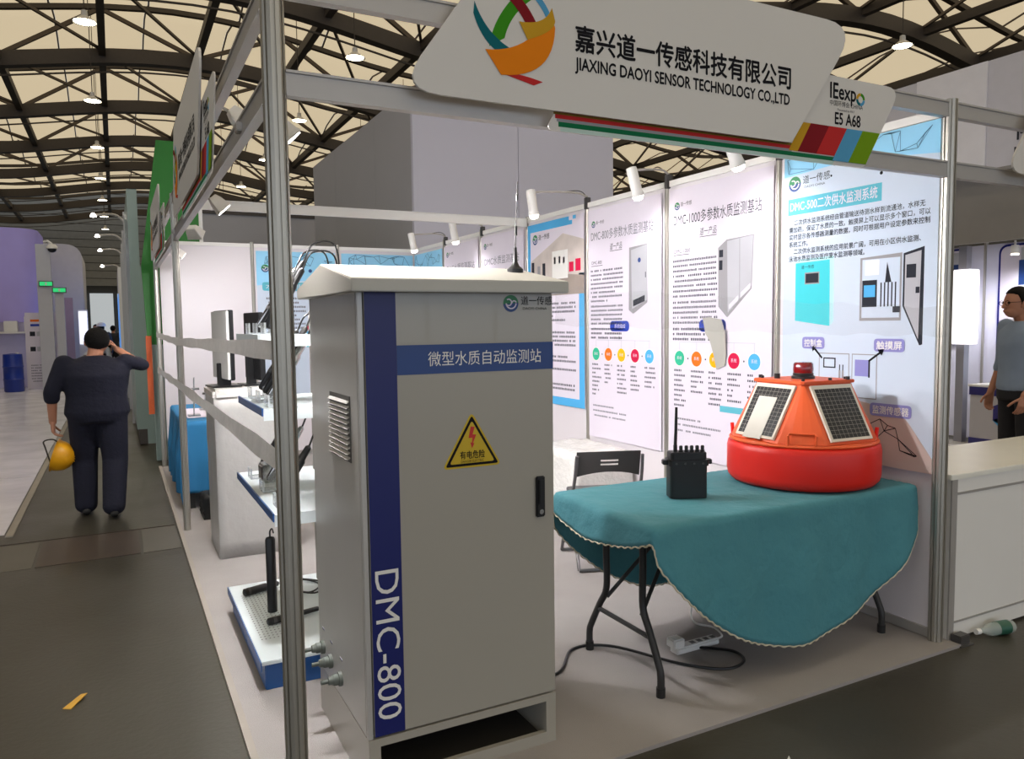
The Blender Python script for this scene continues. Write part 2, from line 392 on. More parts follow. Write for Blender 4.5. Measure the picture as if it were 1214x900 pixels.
# trusses along x: arched chords, web braces, thin tie rods, then beams and diagonals to the next truss
XC = [-22 + 1.575 * i for i in range(62)]
def chord_mesh(name, z0, z1, wd, mat):
    b = MB(); b.loft([[(x, -wd, z0 + arch(x)), (x, wd, z0 + arch(x)), (x, wd, z1 + arch(x)), (x, -wd, z1 + arch(x))] for x in XC]); return b.mesh(name, mat)
chord = chord_mesh('bottom_chord', 16.0, 16.75, .3, STEEL); top = chord_mesh('top_chord', 18.85, 19.1, .15, STEEL); tie = chord_mesh('tie_rod', 15.55, 15.63, .04, STEEL)
TB = [-.4 + PX * i for i in range(-3, 13)]
webs = []; crs = []; beams = []
for i, x in enumerate(TB[:-1]):
    x2 = TB[i + 1]
    b = MB(); (b.bar((x, 0, 16.6 + arch(x)), (x2, 0, 18.9 + arch(x2)), .2, .2) if i % 2 == 0 else b.bar((x, 0, 18.9 + arch(x)), (x2, 0, 16.6 + arch(x2)), .2, .2)); webs.append(b.mesh('web_brace', STEELB))
    b = MB(); b.bar((x, 0, 16.75 + arch(x)), (x2, BAY, 16.75 + arch(x2)), .13, .13); crs.append(b.mesh('cross_brace', STEELB))
beamm = MB().box(-.17, .17, 0, BAY, 16.35, 16.8).mesh('tie_beam', STEEL)
for k, ty in enumerate(TY):
    t = link('roof_truss', chord, roof, (0, ty, 0)); link('top_chord', top, t); link('tie_rod', tie, t)
    if ty < 0: continue
    for i in range(len(TB) - 1):
        if ty < 80: link('web_brace', webs[i], t)
        if k < len(TY) - 1:
            if ty < 80: link('cross_brace', crs[i], t)
            link('tie_beam', beamm, t, (TB[i], 0, arch(TB[i])))

# ------------------------------------------------------------------ high-bay pendant lamps
b = MB(); b.lathe([(.06, .42), (.1, .4), (.11, .22), (.2, .16), (.36, .02), (.4, 0), (.385, 0), (.34, .03), (.1, .16), (.02, .2)], 20); lm_shade = b.mesh('reflector', LAMPW, 40)
lm_bulb = MB().lathe([(.02, .06), (.2, .055), (.33, .02), (.33, .01), (.02, -.03)], 20).mesh('bulb', BAYG, 40)
lm_cab = MB().cyl((0, 0, .4), (0, 0, 8.2), .02, 6).mesh('cable', STEEL)
def bay_lamp(x, y, label):
    t = thing('pendant_lamp', label, 'lamp', (x, y, 12.2), group='high-bay lamps under the hall roof')
    link('reflector', lm_shade, t); link('bulb', lm_bulb, t); c_ = link('cable', lm_cab, t); c_.scale.z = (7.0 + arch(x) + 1.1 * math.sin(PI * (((y - TY[0]) / BAY) % 1))) / 8.2
    l = bpy.data.lights.new('lamp_light', 'SPOT'); l.energy = HALL_LAMP * 4; l.color = (1, .98, .95); l.spot_size = math.radians(150); l.spot_blend = .6; l.shadow_soft_size = .3
    lo = bpy.data.objects.new('lamp_light', l); COL.objects.link(lo); lo.parent = t; lo.location = (0, 0, -.06)
ORD = ['nearest', 'second nearest', 'third nearest', 'fourth nearest', 'fifth nearest', 'sixth nearest', 'seventh nearest', 'eighth nearest']
rows = [(-.9, 'above the aisle'), (8.55, 'above the grey fabric wall'), (18., 'above the long front sign'), (27.45, 'at the right edge of the roof')]
start = {0: 28.9, 1: 28.4, 2: 18., 3: 18.}
for r, (x, w_) in enumerate(rows):
    for j in range(7 if r < 2 else 5):
        bay_lamp(x, start[r] + BAY * j, 'round white high-bay lamp %s, %s in its row' % (w_, ORD[j]))
for x in (-10.3, -.9, 8.55, 18., 27.45):
    for y in (-23.6, -13.2, -2.8, 7.6): bay_lamp(x, y, 'round white high-bay lamp overhead, out of the frame')
for y in (18.,): bay_lamp(-.9, y, 'round white high-bay lamp overhead, out of the frame'); bay_lamp(8.55, y, 'round white high-bay lamp overhead, out of the frame')

# ================================================================== BOOTH FRAME AND WALLS
def post_poly(r=.031, slot=.006, dep=.007):
    out = []
    for k in range(8):
        a = 2 * PI * k / 8; h = r * math.tan(PI / 8); n = Vector((math.cos(a), math.sin(a))); t = Vector((-math.sin(a), math.cos(a)))
        out += [n * r - t * (h - .002), n * r - t * slot / 2, n * (r - dep) - t * slot / 2, n * (r - dep) + t * slot / 2, n * r + t * slot / 2]
    return [tuple(p) for p in out]
PP = post_poly()
fr = thing('booth_skeleton', 'grey aluminium booth frame of grooved posts and flat rails around the stand', 'frame')
def post(x, y, h, parent=fr, z=0., r=1.): return MB().prism([(p[0] * r, p[1] * r) for p in PP], z, h).obj('post', ALU, parent, loc=(x, y, 0))
post(0, 0, 2.53); post(3.0, 0, 2.53); post(0, 4.0, 2.53, r=.8); post(0, 7.05, 2.53, r=.8)
def rail(a, b, z0, z1, parent=fr, mat=RAIL):
    a = Vector((*a, 0)); b = Vector((*b, 0)); d = (b - a).normalized(); a = a + d * .03; b = b - d * .03
    m = MB(); zc = (z0 + z1) / 2
    m.bar(a + Vector((0, 0, zc)), b + Vector((0, 0, zc)), .024, z1 - z0 - .012)
    m.bar(a + Vector((0, 0, z1 - .004)), b + Vector((0, 0, z1 - .004)), .034, .008); m.bar(a + Vector((0, 0, z0 + .004)), b + Vector((0, 0, z0 + .004)), .034, .008)
    return m.obj('rail', mat, parent)
for z0, z1 in ((2.18, 2.252), (2.45, 2.52)):
    rail((0, 0), (3, 0), z0, z1); rail((0, 0), (0, 4), z0, z1); rail((0, 4), (0, 7.05), z0, z1)
rail((0, 4), (3, 4), 2.425, 2.5, mat=WHITE)
fr2 = thing('booth_skeleton', 'aluminium rails and end post of the neighbouring booth right of the turquoise table', 'frame')
for z0, z1 in ((2.18, 2.252), (2.45, 2.52)): rail((3, 0), (6, 0), z0, z1, fr2)
post(6, 0, 2.53, fr2)

def panel_wall(name, o, u, n, pw):
    s = struct(name, frame(o, u, (0, 0, 1)))
    me = MB().box(.02, pw - .02, .05, 2.46, -.012, 0).mesh('wall_panel', PANEL)
    rl = MB().box(.02, pw - .02, 2.46, 2.5, -.02, .012).mesh('top_rail', WHITE)
    rb = MB().box(.02, pw - .02, 0.005, .05, -.02, .012).mesh('bottom_rail', RAIL)
    mp = MB().prism([(p[0] * .62, p[1] * .62) for p in PP], .005, 2.52, Matrix.Rotation(-PI / 2, 4, 'X')).mesh('mullion', ALU)
    for k in range(n):
        link('wall_panel', me, s, (k * pw, 0, 0)); link('top_rail', rl, s, (k * pw, 0, 0)); link('bottom_rail', rb, s, (k * pw, 0, 0))
        if k: link('mullion', mp, s, (k * pw, 0, -.003))
    return s
# right wall seen by a viewer facing +x: its right is -y
panel_wall('wall_right', (3.0, 7.05, 0), (0, -1, 0), 7, 1.0071)
panel_wall('wall_back', (0.02, 7.07, 0), (1, 0, 0), 3, 1.0)
# ================================================================== FASCIA SIGNS
C_ = {k: M('print ' + k, v, .4) for k, v in dict(gold=(196, 150, 40), dred=(128, 28, 36), red=(190, 48, 48), blue=(84, 156, 196), green=(112, 150, 24), dgreen=(24, 110, 70), brown=(120, 96, 40), greyb=(150, 150, 156), orange=(230, 130, 24), lgreen=(60, 140, 30), cyan=(70, 170, 190), teal=(20, 100, 110), mint=(190, 214, 205)).items()}
def fascia(label, M4, full=True):
    t = thing('fascia_sign', label, 'sign', M4=M4)
    # lower board behind with colour stripes, then the main board proud of it
    low = MB().prism(rpoly([(.84, 2.163), (2.365, 2.163), (2.585, 2.512), (1.2, 2.512), (1.1, 2.23), (.88, 2.225)], [.02, .05, .05, 0, 0, .03]), 0, .006).obj('number_board', SIGNW, t)
    z = .0066 / .0006
    for i, (c, a, b_) in enumerate((('brown', 2.216, 2.226), ('red', 2.203, 2.216), ('greyb', 2.193, 2.203), ('dgreen', 2.177, 2.193), ('mint', 2.163, 2.177))):
        k = .03 * (2.225 - (a + b_) / 2) / .06
        flat('stripe', [(.87 + k, a), ((2.2 if 'reen' in c or c == 'mint' else 1.95) - .62 * (2.2 - a), a), ((2.2 if 'reen' in c or c == 'mint' else 1.95) - .62 * (2.2 - b_), b_), (.87 + k, b_)], C_[c], low, z)
    x = 1.93
    for bi, (c, wd) in enumerate((('gold', .06), ('dred', .115), ('red', .115), ('blue', .105), ('green', .105))):
        h0, h1 = 2.197, 2.312; s_ = .62 * (h1 - h0)
        if c in ('green', 'blue'): h0_ = 2.178
        else: h0_ = h0
        e = .62 * (h0_ - h0)
        flat('stripe', [(x + e, h0_), (x + wd + e, h0_), (x + wd + s_, h1), (x + s_, h1)], C_[c], low, z + 1 + bi); x += wd - .012
    main = MB().prism(rpoly([(.335, 2.222), (1.93, 2.222), (2.285, 2.715), (.69, 2.715)], [.07, .05, .09, .07]), .012, .022).obj('main_board', SIGNW, t)
    zz = .0226 / .0006
    text('嘉兴道一传感科技有限公司', .09, INK, main, .945, 2.428, zz, width=.972, bold=.0036)
    text('JIAXING DAOYI SENSOR TECHNOLOGY CO.,LTD', .056, INK, main, .945, 2.362, zz, width=.968, bold=.0024)
    # woven globe emblem
    cx, cy, r = .725, 2.45, .145
    def band(p0, p1, p2, q0, q1, q2, mat, lv):
        A = [(1 - t_) ** 2 * Vector(p0) + 2 * t_ * (1 - t_) * Vector(p1) + t_ * t_ * Vector(p2) for t_ in [i / 12 for i in range(13)]]
        B = [(1 - t_) ** 2 * Vector(q0) + 2 * t_ * (1 - t_) * Vector(q1) + t_ * t_ * Vector(q2) for t_ in [i / 12 for i in range(13)]]
        flat('emblem_band', [(cx + p.x * r, cy + p.y * r) for p in A] + [(cx + p.x * r, cy + p.y * r) for p in reversed(B)], mat, main, zz + lv)
    band((-.62, -.42), (-.5, .3), (.28, .98), (-.25, -.2), (-.1, .4), (.62, .85), C_['lgreen'], 0)
    band((-.98, .2), (-.75, -.5), (-.1, -.62), (-.95, .45), (-.7, -.2), (-.05, -.42), C_['teal'], 1)
    band((.3, 1.02), (.8, .8), (.98, .25), (.25, .9), (.65, .7), (.82, .3), C_['blue'], 1)
    band((-.85, .85), (-.1, .85), (.35, .05), (-.7, 1.0), (.1, 1.0), (.55, .2), C_['dred'], 2)
    band((-.72, -.5), (.3, -.45), (.9, .5), (-.35, -.98), (.95, -.9), (1.0, .2), C_['orange'], 3)
    band((-.3, -.95), (.2, -1.05), (.45, -1.1), (-.15, -.9), (.3, -.92), (.68, -1.0), C_['red'], 1)
    band((.1, .2), (.75, .2), (.92, .62), (.3, -.15), (.98, .1), (1.0, .35), C_['gold'], 4)
    text('IEexp', .088, INK, low, 2.155, 2.425, z, width=.15, bold=.003)
    for i, c in enumerate(('lgreen', 'gold', 'teal', 'blue')): flat('emblem_ring', ring(2.335, 2.437, .014, .026, i * PI / 2, i * PI / 2 + 1.5, 8), C_[c], low, z)
    text('中国环博会 CHINA', .024, INK, low, 2.155, 2.397, z, width=.195)
    text('Presented by IFAT', .013, INK, low, 2.2, 2.378, z, width=.1)
    text('E5 A68', .066, INK, low, 2.185, 2.325, z, width=.15, bold=.0024)
    return t
fascia('long white company name sign with globe emblem on the front rail', frame((0, -.045, 0), (1, 0, 0), (0, 0, 1)))
fascia('white company name sign on the left rail seen almost edge-on', frame((-.045, 3.45, 0), (0, -1, 0), (0, 0, 1)))
fascia('small far white sign on the left rail beside the green board', frame((-.045, 6.85, 0), (0, -1, 0), (0, 0, 1)))
# neighbour's sign just entering at the right edge
t = thing('fascia_sign', 'plain white sign end on the neighbouring rail at the right edge', 'sign', M4=frame((3.0, -.045, 0), (1, 0, 0), (0, 0, 1)))
MB().prism(rpoly([(.335, 2.222), (1.93, 2.222), (2.285, 2.715), (.69, 2.715)], [.07, .05, .09, .07]), .012, .022).obj('main_board', SIGNW, t)
MB().box(.9, 1.8, 2.3, 2.6, -.02, .012).obj('back_bracket', RAIL, t)

# ================================================================== POSTERS ON THE WALLS
TEALBAR = M('poster teal bar', (96, 178, 196), .4); PGREY = M('poster cabinet grey', (178, 178, 184), .4); PGREY2 = M('poster cabinet side', (150, 148, 152), .4)
PDARK = M('poster dark', (48, 50, 58), .4); PTURQ = M('poster turquoise box', (72, 196, 206), .4); PTURQ2 = M('poster turquoise side', (176, 220, 226), .4)
PSAND = M('poster sand', (196, 176, 168), .5, var=.1, scale=3); PBLU = M('poster sky blue', (84, 170, 222), .4); PILL = M('poster indigo pill', (52, 72, 168), .4)
DOTS = [M('poster dot %d' % i, c, .4) for i, c in enumerate([(58, 176, 140), (232, 112, 36), (240, 172, 24), (200, 32, 72), (80, 168, 214)])]
LAV = M('poster lavender glow', (140, 138, 196), .4); PWASH = M('poster blue wash', (150, 208, 240), .4, var=.12, scale=3)
def poster(label, M4, wd, z0, z1, mat=PAPER):
    t = thing('poster', label, 'poster', M4=M4)
    MB().box(0, wd, z0, z1, 0.0005, .003).obj('sheet', mat, t)
    return t
L0 = 6            # first print level above the sheet
def on_right(y): return frame((2.988, y, 0), (0, -1, 0), (0, 0, 1))
# --- DMC-500
t = poster('pale blue water supply poster with turquoise box picture, nearest on right wall', on_right(.955), .925, .8, 2.455, PAPERB)
rnd = random.Random(3)
def net(t, x0, x1, y0, y1, n, mat, lvl, seed, wd=.003):
    r_ = random.Random(seed); pts = [(r_.uniform(x0, x1), r_.uniform(y0, y1)) for _ in range(n)]
    b = MB(); z = lvl * .0006
    for i in range(n):
        near = sorted(range(n), key=lambda j: (pts[j][0] - pts[i][0]) ** 2 + (pts[j][1] - pts[i][1]) ** 2)[1:4]
        for j in near:
            a = Vector(pts[i]); c = Vector(pts[j]); d = (c - a); nrm = Vector((-d.y, d.x)).normalized() * wd / 2
            b.add([(*(a + nrm), z), (*(a - nrm), z), (*(c - nrm), z), (*(c + nrm), z)], [(0, 1, 2, 3)])
    return tag(b.obj('line_network', mat, t), kind='stuff')
LINE = M('poster line blue', (92, 128, 168), .4)
flat('wash', [(.0, 2.34), (.45, 2.36), (.925, 2.3), (.925, 2.455), (0, 2.455)], PWASH, t, L0)
net(t, .02, .9, 2.33, 2.45, 22, LINE, L0 + 1, 5)
flat('dot', disc(.62, 2.262, .009, 10), INK, t, L0); flat('dot', disc(.32, 2.3, .006, 10), INK, t, L0)
logo(t, .075, 2.295, .042, L0)
flat('title_bar', rect(.03, 2.125, .625, 2.215), TEALBAR, t, L0)
text('DMC-500二次供水监测系统', .064, PAPER, t, .045, 2.148, L0 + 1, width=.555, bold=.0012)
text('    二次供水监测系统经由管道输送待测水样到流通池，水样无\n需加药，保证了水质的一致。触摸屏上可以显示多个窗口，可以\n实时显示各传感器测量的数据，同时可根据用户设定参数来控制\n系统工作。\n    二次供水监测系统的应用前景广阔，可用在小区供水监测、\n泳池水质监测及医疗废水监测等领域。', .033, INK, t, .04, 2.07, L0, width=.845, lh=1.22, bold=.0006)
b_ = lambda nm, pts, mt, lv=0: flat(nm, pts, mt, t, L0 + lv)
b_('picture_box', [(.09, 1.535), (.09, 1.855), (.115, 1.875), (.345, 1.878), (.35, 1.53), (.33, 1.51)], PTURQ2)
b_('picture_box', [(.09, 1.535), (.09, 1.855), (.32, 1.86), (.325, 1.505)], PTURQ, 1)
b_('picture_screen', rect(.155, 1.735, .255, 1.8), PGREY2, 2); b_('picture_screen', rect(.162, 1.742, .248, 1.793), PDARK, 3)
text('道一传感', .022, PDARK, t, .13, 1.822, L0 + 2)
b_('picture_cabinet', [(.51, 1.53), (.51, 1.85), (.745, 1.86), (.745, 1.53)], PGREY2); b_('picture_cabinet', rect(.523, 1.545, .735, 1.84), PAPERB, 1)
b_('picture_device', rect(.54, 1.76, .62, 1.835), WHITE, 2); b_('picture_device', rect(.525, 1.6, .61, 1.735), PDARK, 2); b_('picture_device', rect(.535, 1.65, .6, 1.71), PBLU, 3)
for k in range(5): b_('picture_pipe', rect(.63 + k * .02, 1.6, .637 + k * .02, 1.72), PDARK, 2)
b_('picture_pipe', [(.655, 1.72), (.665, 1.82), (.69, 1.72)], PDARK, 2); b_('picture_pipe', rect(.7, 1.57, .74, 1.6), PDARK, 2)
b_('picture_door', [(.752, 1.6), (.752, 1.855), (.86, 1.88), (.86, 1.415), (.845, 1.41)], PDARK); b_('picture_door', [(.762, 1.6), (.762, 1.845), (.845, 1.862), (.838, 1.44)], PGREY, 1)
b_('picture_device', rect(.77, 1.735, .82, 1.8), PDARK, 2); b_('picture_device', rect(.82, 1.66, .84, 1.69), PDARK, 2)
for x, y, s_, n in ((.16, 1.395, '控制盒', .12), (.615, 1.39, '触摸屏', .14), (.6, 1.065, '监测传感器', .2)):
    b_('caption_glow', rpoly(rect(x - .015, y - .015, x + n + .015, y + .05), .02), LAV, 3); text(s_, .045, WHITE, t, x, y, L0 + 4, width=n, bold=.0012)
for x0, x1 in ((.26, .455), (.47, .62)):
    b_('diagram_frame', rect(x0, 1.13, x1, 1.36), PGREY2, 0); b_('diagram_frame', rect(x0 + .005, 1.135, x1 - .005, 1.355), PAPERB, 1)
b_('diagram_device', rect(.29, 1.28, .37, 1.335), PDARK, 2); b_('diagram_device', rect(.298, 1.287, .362, 1.328), PAPERB, 3)
b_('diagram_device', rect(.49, 1.245, .57, 1.33), LAV, 2); b_('diagram_device', rect(.57, 1.24, .58, 1.33), PDARK, 2)
for x in (.39, .41): b_('diagram_probe', rect(x, 1.15, x + .012, 1.27), PGREY2, 2); b_('diagram_probe', rect(x + .003, 1.27, x + .009, 1.3), PDARK, 2)
b_('arrow', [(.225, 1.38), (.232, 1.388), (.285, 1.335), (.278, 1.327)], INK, 3); b_('arrow', [(.21, 1.4), (.245, 1.395), (.218, 1.365)], INK, 3)
b_('arrow', [(.575, 1.32), (.568, 1.328), (.635, 1.375), (.642, 1.367)], INK, 3); b_('arrow', [(.66, 1.388), (.622, 1.385), (.645, 1.355)], INK, 3)
b_('sand_bank', [(0, .8), (0, .95), (.1, 1.08), (.3, 1.14), (.5, 1.12), (.63, 1.1), (.74, 1.09), (.8, 1.03), (.925, .87), (.925, .8)], PSAND, 0)
net(t, .38, .9, .86, 1.05, 20, PDARK, L0 + 1, 9, .004)
# --- DMC-1000 and DMC-800
def station_poster(label, y, title, small):
    t = poster(label, on_right(y), .93, .62, 2.43)
    f = lambda nm, pts, mt, lv=0: flat(nm, pts, mt, t, L0 + lv)
    logo(t, .075, 2.315, .026, L0, sub=False)
    text(title, .088, INKG if small else PDARK, t, .04, 2.19, L0, width=.80)
    text('道一产品', .055, PDARK, t, .3, 2.1, L0, width=.16, shear=.2); f('rule', rect(.3, 2.085, .46, 2.089), PDARK)
    text('DMC-%s' % ('800' if small else '1000'), .036, PDARK, t, .045, 2.0, L0); f('rule', rect(.04, 1.985, .2, 1.989), PDARK)
    greek(.035, 1.94, .46, 8, .034, INKD, t, L0, seed=y * 7, cw=.019, ch=.016, ragged=.12); greek(.035, 1.66, .46, 5, .034, INKD, t, L0, seed=y * 5, cw=.019, ch=.016, ragged=.12)
    greek(.035, 1.48, .46, 3, .034, INKD, t, L0, seed=y * 3, cw=.02, ch=.018, ragged=.3)
    if small:
        f('picture_cabinet', [(.545, 1.63), (.55, 2.09), (.765, 2.1), (.77, 1.68), (.6, 1.6)], PGREY2); f('picture_cabinet', [(.585, 1.635), (.575, 2.07), (.762, 2.095), (.766, 1.7)], PGREY, 1)
        f('picture_plinth', [(.6, 1.655), (.6, 1.7), (.74, 1.735), (.74, 1.69)], PDARK, 2); f('picture_logo', disc(.675, 1.99, .018, 12), LG_B, 2); f('picture_lock', rect(.745, 1.86, .752, 1.9), PDARK, 2)
    else:
        f('picture_cabinet', [(.48, 1.63), (.475, 2.0), (.55, 2.045), (.78, 2.055), (.765, 1.73), (.56, 1.56)], PGREY2); f('picture_cabinet', [(.565, 1.59), (.555, 2.035), (.775, 2.05), (.762, 1.75)], PGREY, 1)
        f('picture_door_gap', [(.665, 1.67), (.662, 2.042), (.666, 2.042), (.669, 1.672)], PGREY2, 2); f('picture_screen', rect(.485, 1.94, .52, 1.985), PDARK, 1); f('picture_screen', rect(.485, 1.86, .515, 1.92), PDARK, 1)
        f('picture_plinth', [(.575, 1.61), (.575, 1.64), (.655, 1.695), (.655, 1.665)], PAPER, 2); f('picture_plinth', [(.675, 1.68), (.675, 1.71), (.755, 1.765), (.755, 1.735)], PAPER, 2)
    f('heading_pill', rpoly(rect(.3, 1.47, .55, 1.55), .04), PILL); text('系统组成', .036, PAPER, t, .36, 1.497, L0 + 1, width=.14)
    f('connector', rect(.105, 1.4, .80, 1.404), INKLG); f('connector', rect(.418, 1.4, .422, 1.45), INKLG)
    for i in range(5):
        x = .105 + i * .172
        f('connector', rect(x - .002, 1.34, x + .002, 1.4), INKLG); f('colour_ring', disc(x, 1.29, .056), WHITE, 0); f('colour_dot', disc(x, 1.29, .05), DOTS[i], 1)
        text('系统', .026, PAPER, t, x, 1.283, L0 + 2, align='CENTER')
        greek(x - .055, 1.2, x + .06, (8, 5, 7, 6, 5)[i], .034, INKD, t, L0, seed=i + y, cw=.018, ch=.015, ragged=.5)
        if i < 4: f('arrow_dot', disc(x + .086, 1.29, .006, 8), PDARK)
    greek(.06, .87, .5, 3, .04, INKG, t, L0, seed=y, cw=.018, ch=.014, ragged=.6)
    if not small: f('stamp_bar', rect(.5, .96, .72, 1.0), TEALBAR)
    return t
t1000 = station_poster('white monitoring station poster with two-door cabinet picture, second from the table', 1.965, 'DMC-1000多参数水质监测基站', False)
station_poster('white monitoring station poster with narrow grey cabinet picture, third from the table', 2.985, 'DMC-800多参数水质监测基站', True)
# sample bag or peeled note stuck on the DMC-1000 poster
b = MB(); NOTE = M('grey note paper', (168, 166, 158), .6, var=.06)
pts = [(0, .3), (.06, .305), (.17, .29), (.2, .2), (.2, .08), (.19, 0), (.11, -.03), (.09, .06), (.06, .15), (.02, .2)]
b.prism(pts, 0, .004); b.obj('wall_note', NOTE)
o = bpy.data.objects['wall_note']; o.matrix_world = frame((2.979, 1.60, 1.26), (0, -1, 0), (-.06, 0, 1)); tag(o, 'crumpled grey paper note hanging over the coloured dots of a poster', 'paper')
# --- blue bordered poster
t = poster('sky blue bordered poster with exhibition room picture behind the cabinet', on_right(4.0), .95, .83, 2.43)
flat('border', rect(0, .83, .95, .9), PBLU, t, L0); flat('border', rect(.87, .9, .95, 1.95), PBLU, t, L0); flat('border', rect(0, .9, .05, 2.43), PBLU, t, L0); flat('border', rect(.05, 2.36, .72, 2.43), PBLU, t, L0)
flat('border_square', rect(.72, 2.36, .77, 2.395), PBLU, t, L0); flat('border_square', rect(.78, 2.4, .83, 2.43), PBLU, t, L0)
flat('photo', [(.06, 1.78), (.95, 1.78), (.95, 2.22), (.62, 2.3), (.4, 2.22), (.06, 2.1)], M('poster room photo', (196, 186, 180), .5, var=.25, scale=6), t, L0)
flat('photo_floor', [(.06, 1.78), (.95, 1.78), (.95, 1.93), (.6, 1.96), (.06, 1.84)], M('poster room floor', (150, 138, 130), .5, var=.15, scale=9), t, L0 + 1)
for x, y, w_, h, mt in ((.07, 1.92, .05, .17, PDARK), (.18, 1.95, .05, .1, PGREY2), (.27, 1.95, .05, .12, PDARK), (.44, 1.92, .26, .24, WHITE), (.47, 2.05, .03, .06, PDARK), (.55, 2.05, .03, .06, LG_B), (.62, 2.05, .03, .05, PDARK), (.72, 1.97, .07, .08, DOTS[3]), (.82, 1.97, .08, .1, DOTS[3])):
    flat('photo_detail', rect(x, y, x + w_, y + h), mt, t, L0 + 2)
logo(t, .14, 2.29, .045, L0 + 1, sub=False)
for y_, n in ((1.7, 5), (1.45, 4), (1.24, 4), (1.0, 2)): greek(.12, y_, .8, n, .036, INKD, t, L0, seed=y_ * 9, cw=.024, ch=.02)
# --- two pale posters further back and blue ones
for y, nm in ((5.015, 'fifth from the table'), (6.02, 'sixth from the table')):
    t = poster('pale white station poster far back on right wall, ' + nm, on_right(y), .93, .7, 2.43)
    logo(t, .1, 2.33, .03, L0, sub=False); text('DMC水质监测基站', .09, INKG, t, .08, 2.14, L0, width=.76); text('道一产品', .05, INKG, t, .38, 2.04, L0)
    greek(.08, 1.9, .45, 14, .04, INKG, t, L0, seed=y); flat('picture_cabinet', rect(.54, 1.45, .76, 1.95), PGREY, t, L0)
def blue_poster(label, M4, wd=.92):
    t = poster(label, M4, wd, .7, 2.42, PAPERB)
    flat('wash', [(0, 2.02), (wd, 2.12), (wd, 2.42), (0, 2.42)], PWASH, t, L0); net(t, .02, wd - .02, 2.24, 2.41, 24, LINE, L0 + 1, int(M4[0][3] * 10) + 4, .005)
    logo(t, .1, 2.22, .045, L0 + 1, sub=False); flat('dot', disc(.62, 2.2, .022, 10), LG_B, t, L0 + 1)
    flat('title_bar', rpoly(rect(.06, 1.96, .8, 2.06), .03), TEALBAR, t, L0 + 1); text('水质监测系统', .07, PAPER, t, .1, 1.985, L0 + 2, width=.6)
    for c in range(3): greek(.1 + c * .26, 1.86, .28 + c * .26, 9, .05, INKG, t, L0 + 1, seed=c, cw=.024, ch=.026)
    for i in range(8): flat('print_block', rect(.55 + (i % 2) * .12, 1.5 - (i // 2) * .07, .65 + (i % 2) * .12, 1.55 - (i // 2) * .07), (DOTS[3], DOTS[4], LAV, TEALBAR)[i // 2], t, L0 + 1)
    return t
blue_poster('blue wave topped poster in the far back corner of right wall', on_right(7.0))
blue_poster('blue wave topped poster on back wall beside the blank white panel', frame((1.06, 7.058, 0), (1, 0, 0), (0, 0, 1)))
blue_poster('blue wave topped poster on back wall nearest the corner', frame((2.06, 7.058, 0), (1, 0, 0), (0, 0, 1)))

# ================================================================== SPOTLIGHTS
def arm_spot(label, y, x=2.6, ang=.25, zt=2.5, power=SPOT_W):
    t = thing('arm_spotlight', label, 'spotlight', (3.0, y, zt), group='white arm spotlights along the right wall')
    MB().box(-.02, .02, -.022, .022, -.05, .045).obj('clamp', GREYP, t, bevel=.004)
    dx = x - 3.0
    MB().tube(bez([(0, 0, .05), (dx * .2, 0, .075), (dx * .7, 0, .065), (dx, 0, .05)], 5), .008, 8).obj('arm', RAIL, t, 40)
    MB().tube(bez([(.01, .02, -.03), (.02, .05, .06), (-.05, .04, .1), (dx * .4, .015, .08)], 5), .004, 6).obj('cable', GREYP, t, 40)
    T = Matrix.Translation((dx, 0, .05)) @ Matrix.Rotation(ang, 4, 'Y')
    h = MB().lathe([(.012, .025), (.034, .02), (.037, .0), (.037, -.13), (.043, -.17), (.04, -.175), (.034, -.165), (.012, -.15)], 20, T).obj('lamp_head', LAMPW, t, 40)
    MB().lathe([(.004, -.166), (.036, -.168), (.036, -.178), (.028, -.198), (.004, -.204)], 20, T).obj('bulb', SPOTG, h)
    l = bpy.data.lights.new('spot_light', 'SPOT'); l.energy = power; l.color = (1, .97, 1); l.spot_size = math.radians(150); l.spot_blend = .8; l.shadow_soft_size = .04
    lo = bpy.data.objects.new('spot_light', l); COL.objects.link(lo); lo.parent = t
    lo.matrix_local = T @ Matrix.Translation((0, 0, -.24))
    return t
arm_spot('white tube spotlight over the two-door cabinet poster, partly behind the front sign', 1.0, 2.6, -.45)
arm_spot('white tube spotlight over the narrow cabinet poster', 2.0, 2.69, -.3)
arm_spot('white tube spotlight over the room picture poster', 3.02, 2.48, -.15)
arm_spot('white tube spotlight above the pale poster fifth from the table', 5.0, 2.66, -.2)
arm_spot('white tube spotlight nearest the far back corner', 6.0, 2.58, -.2)
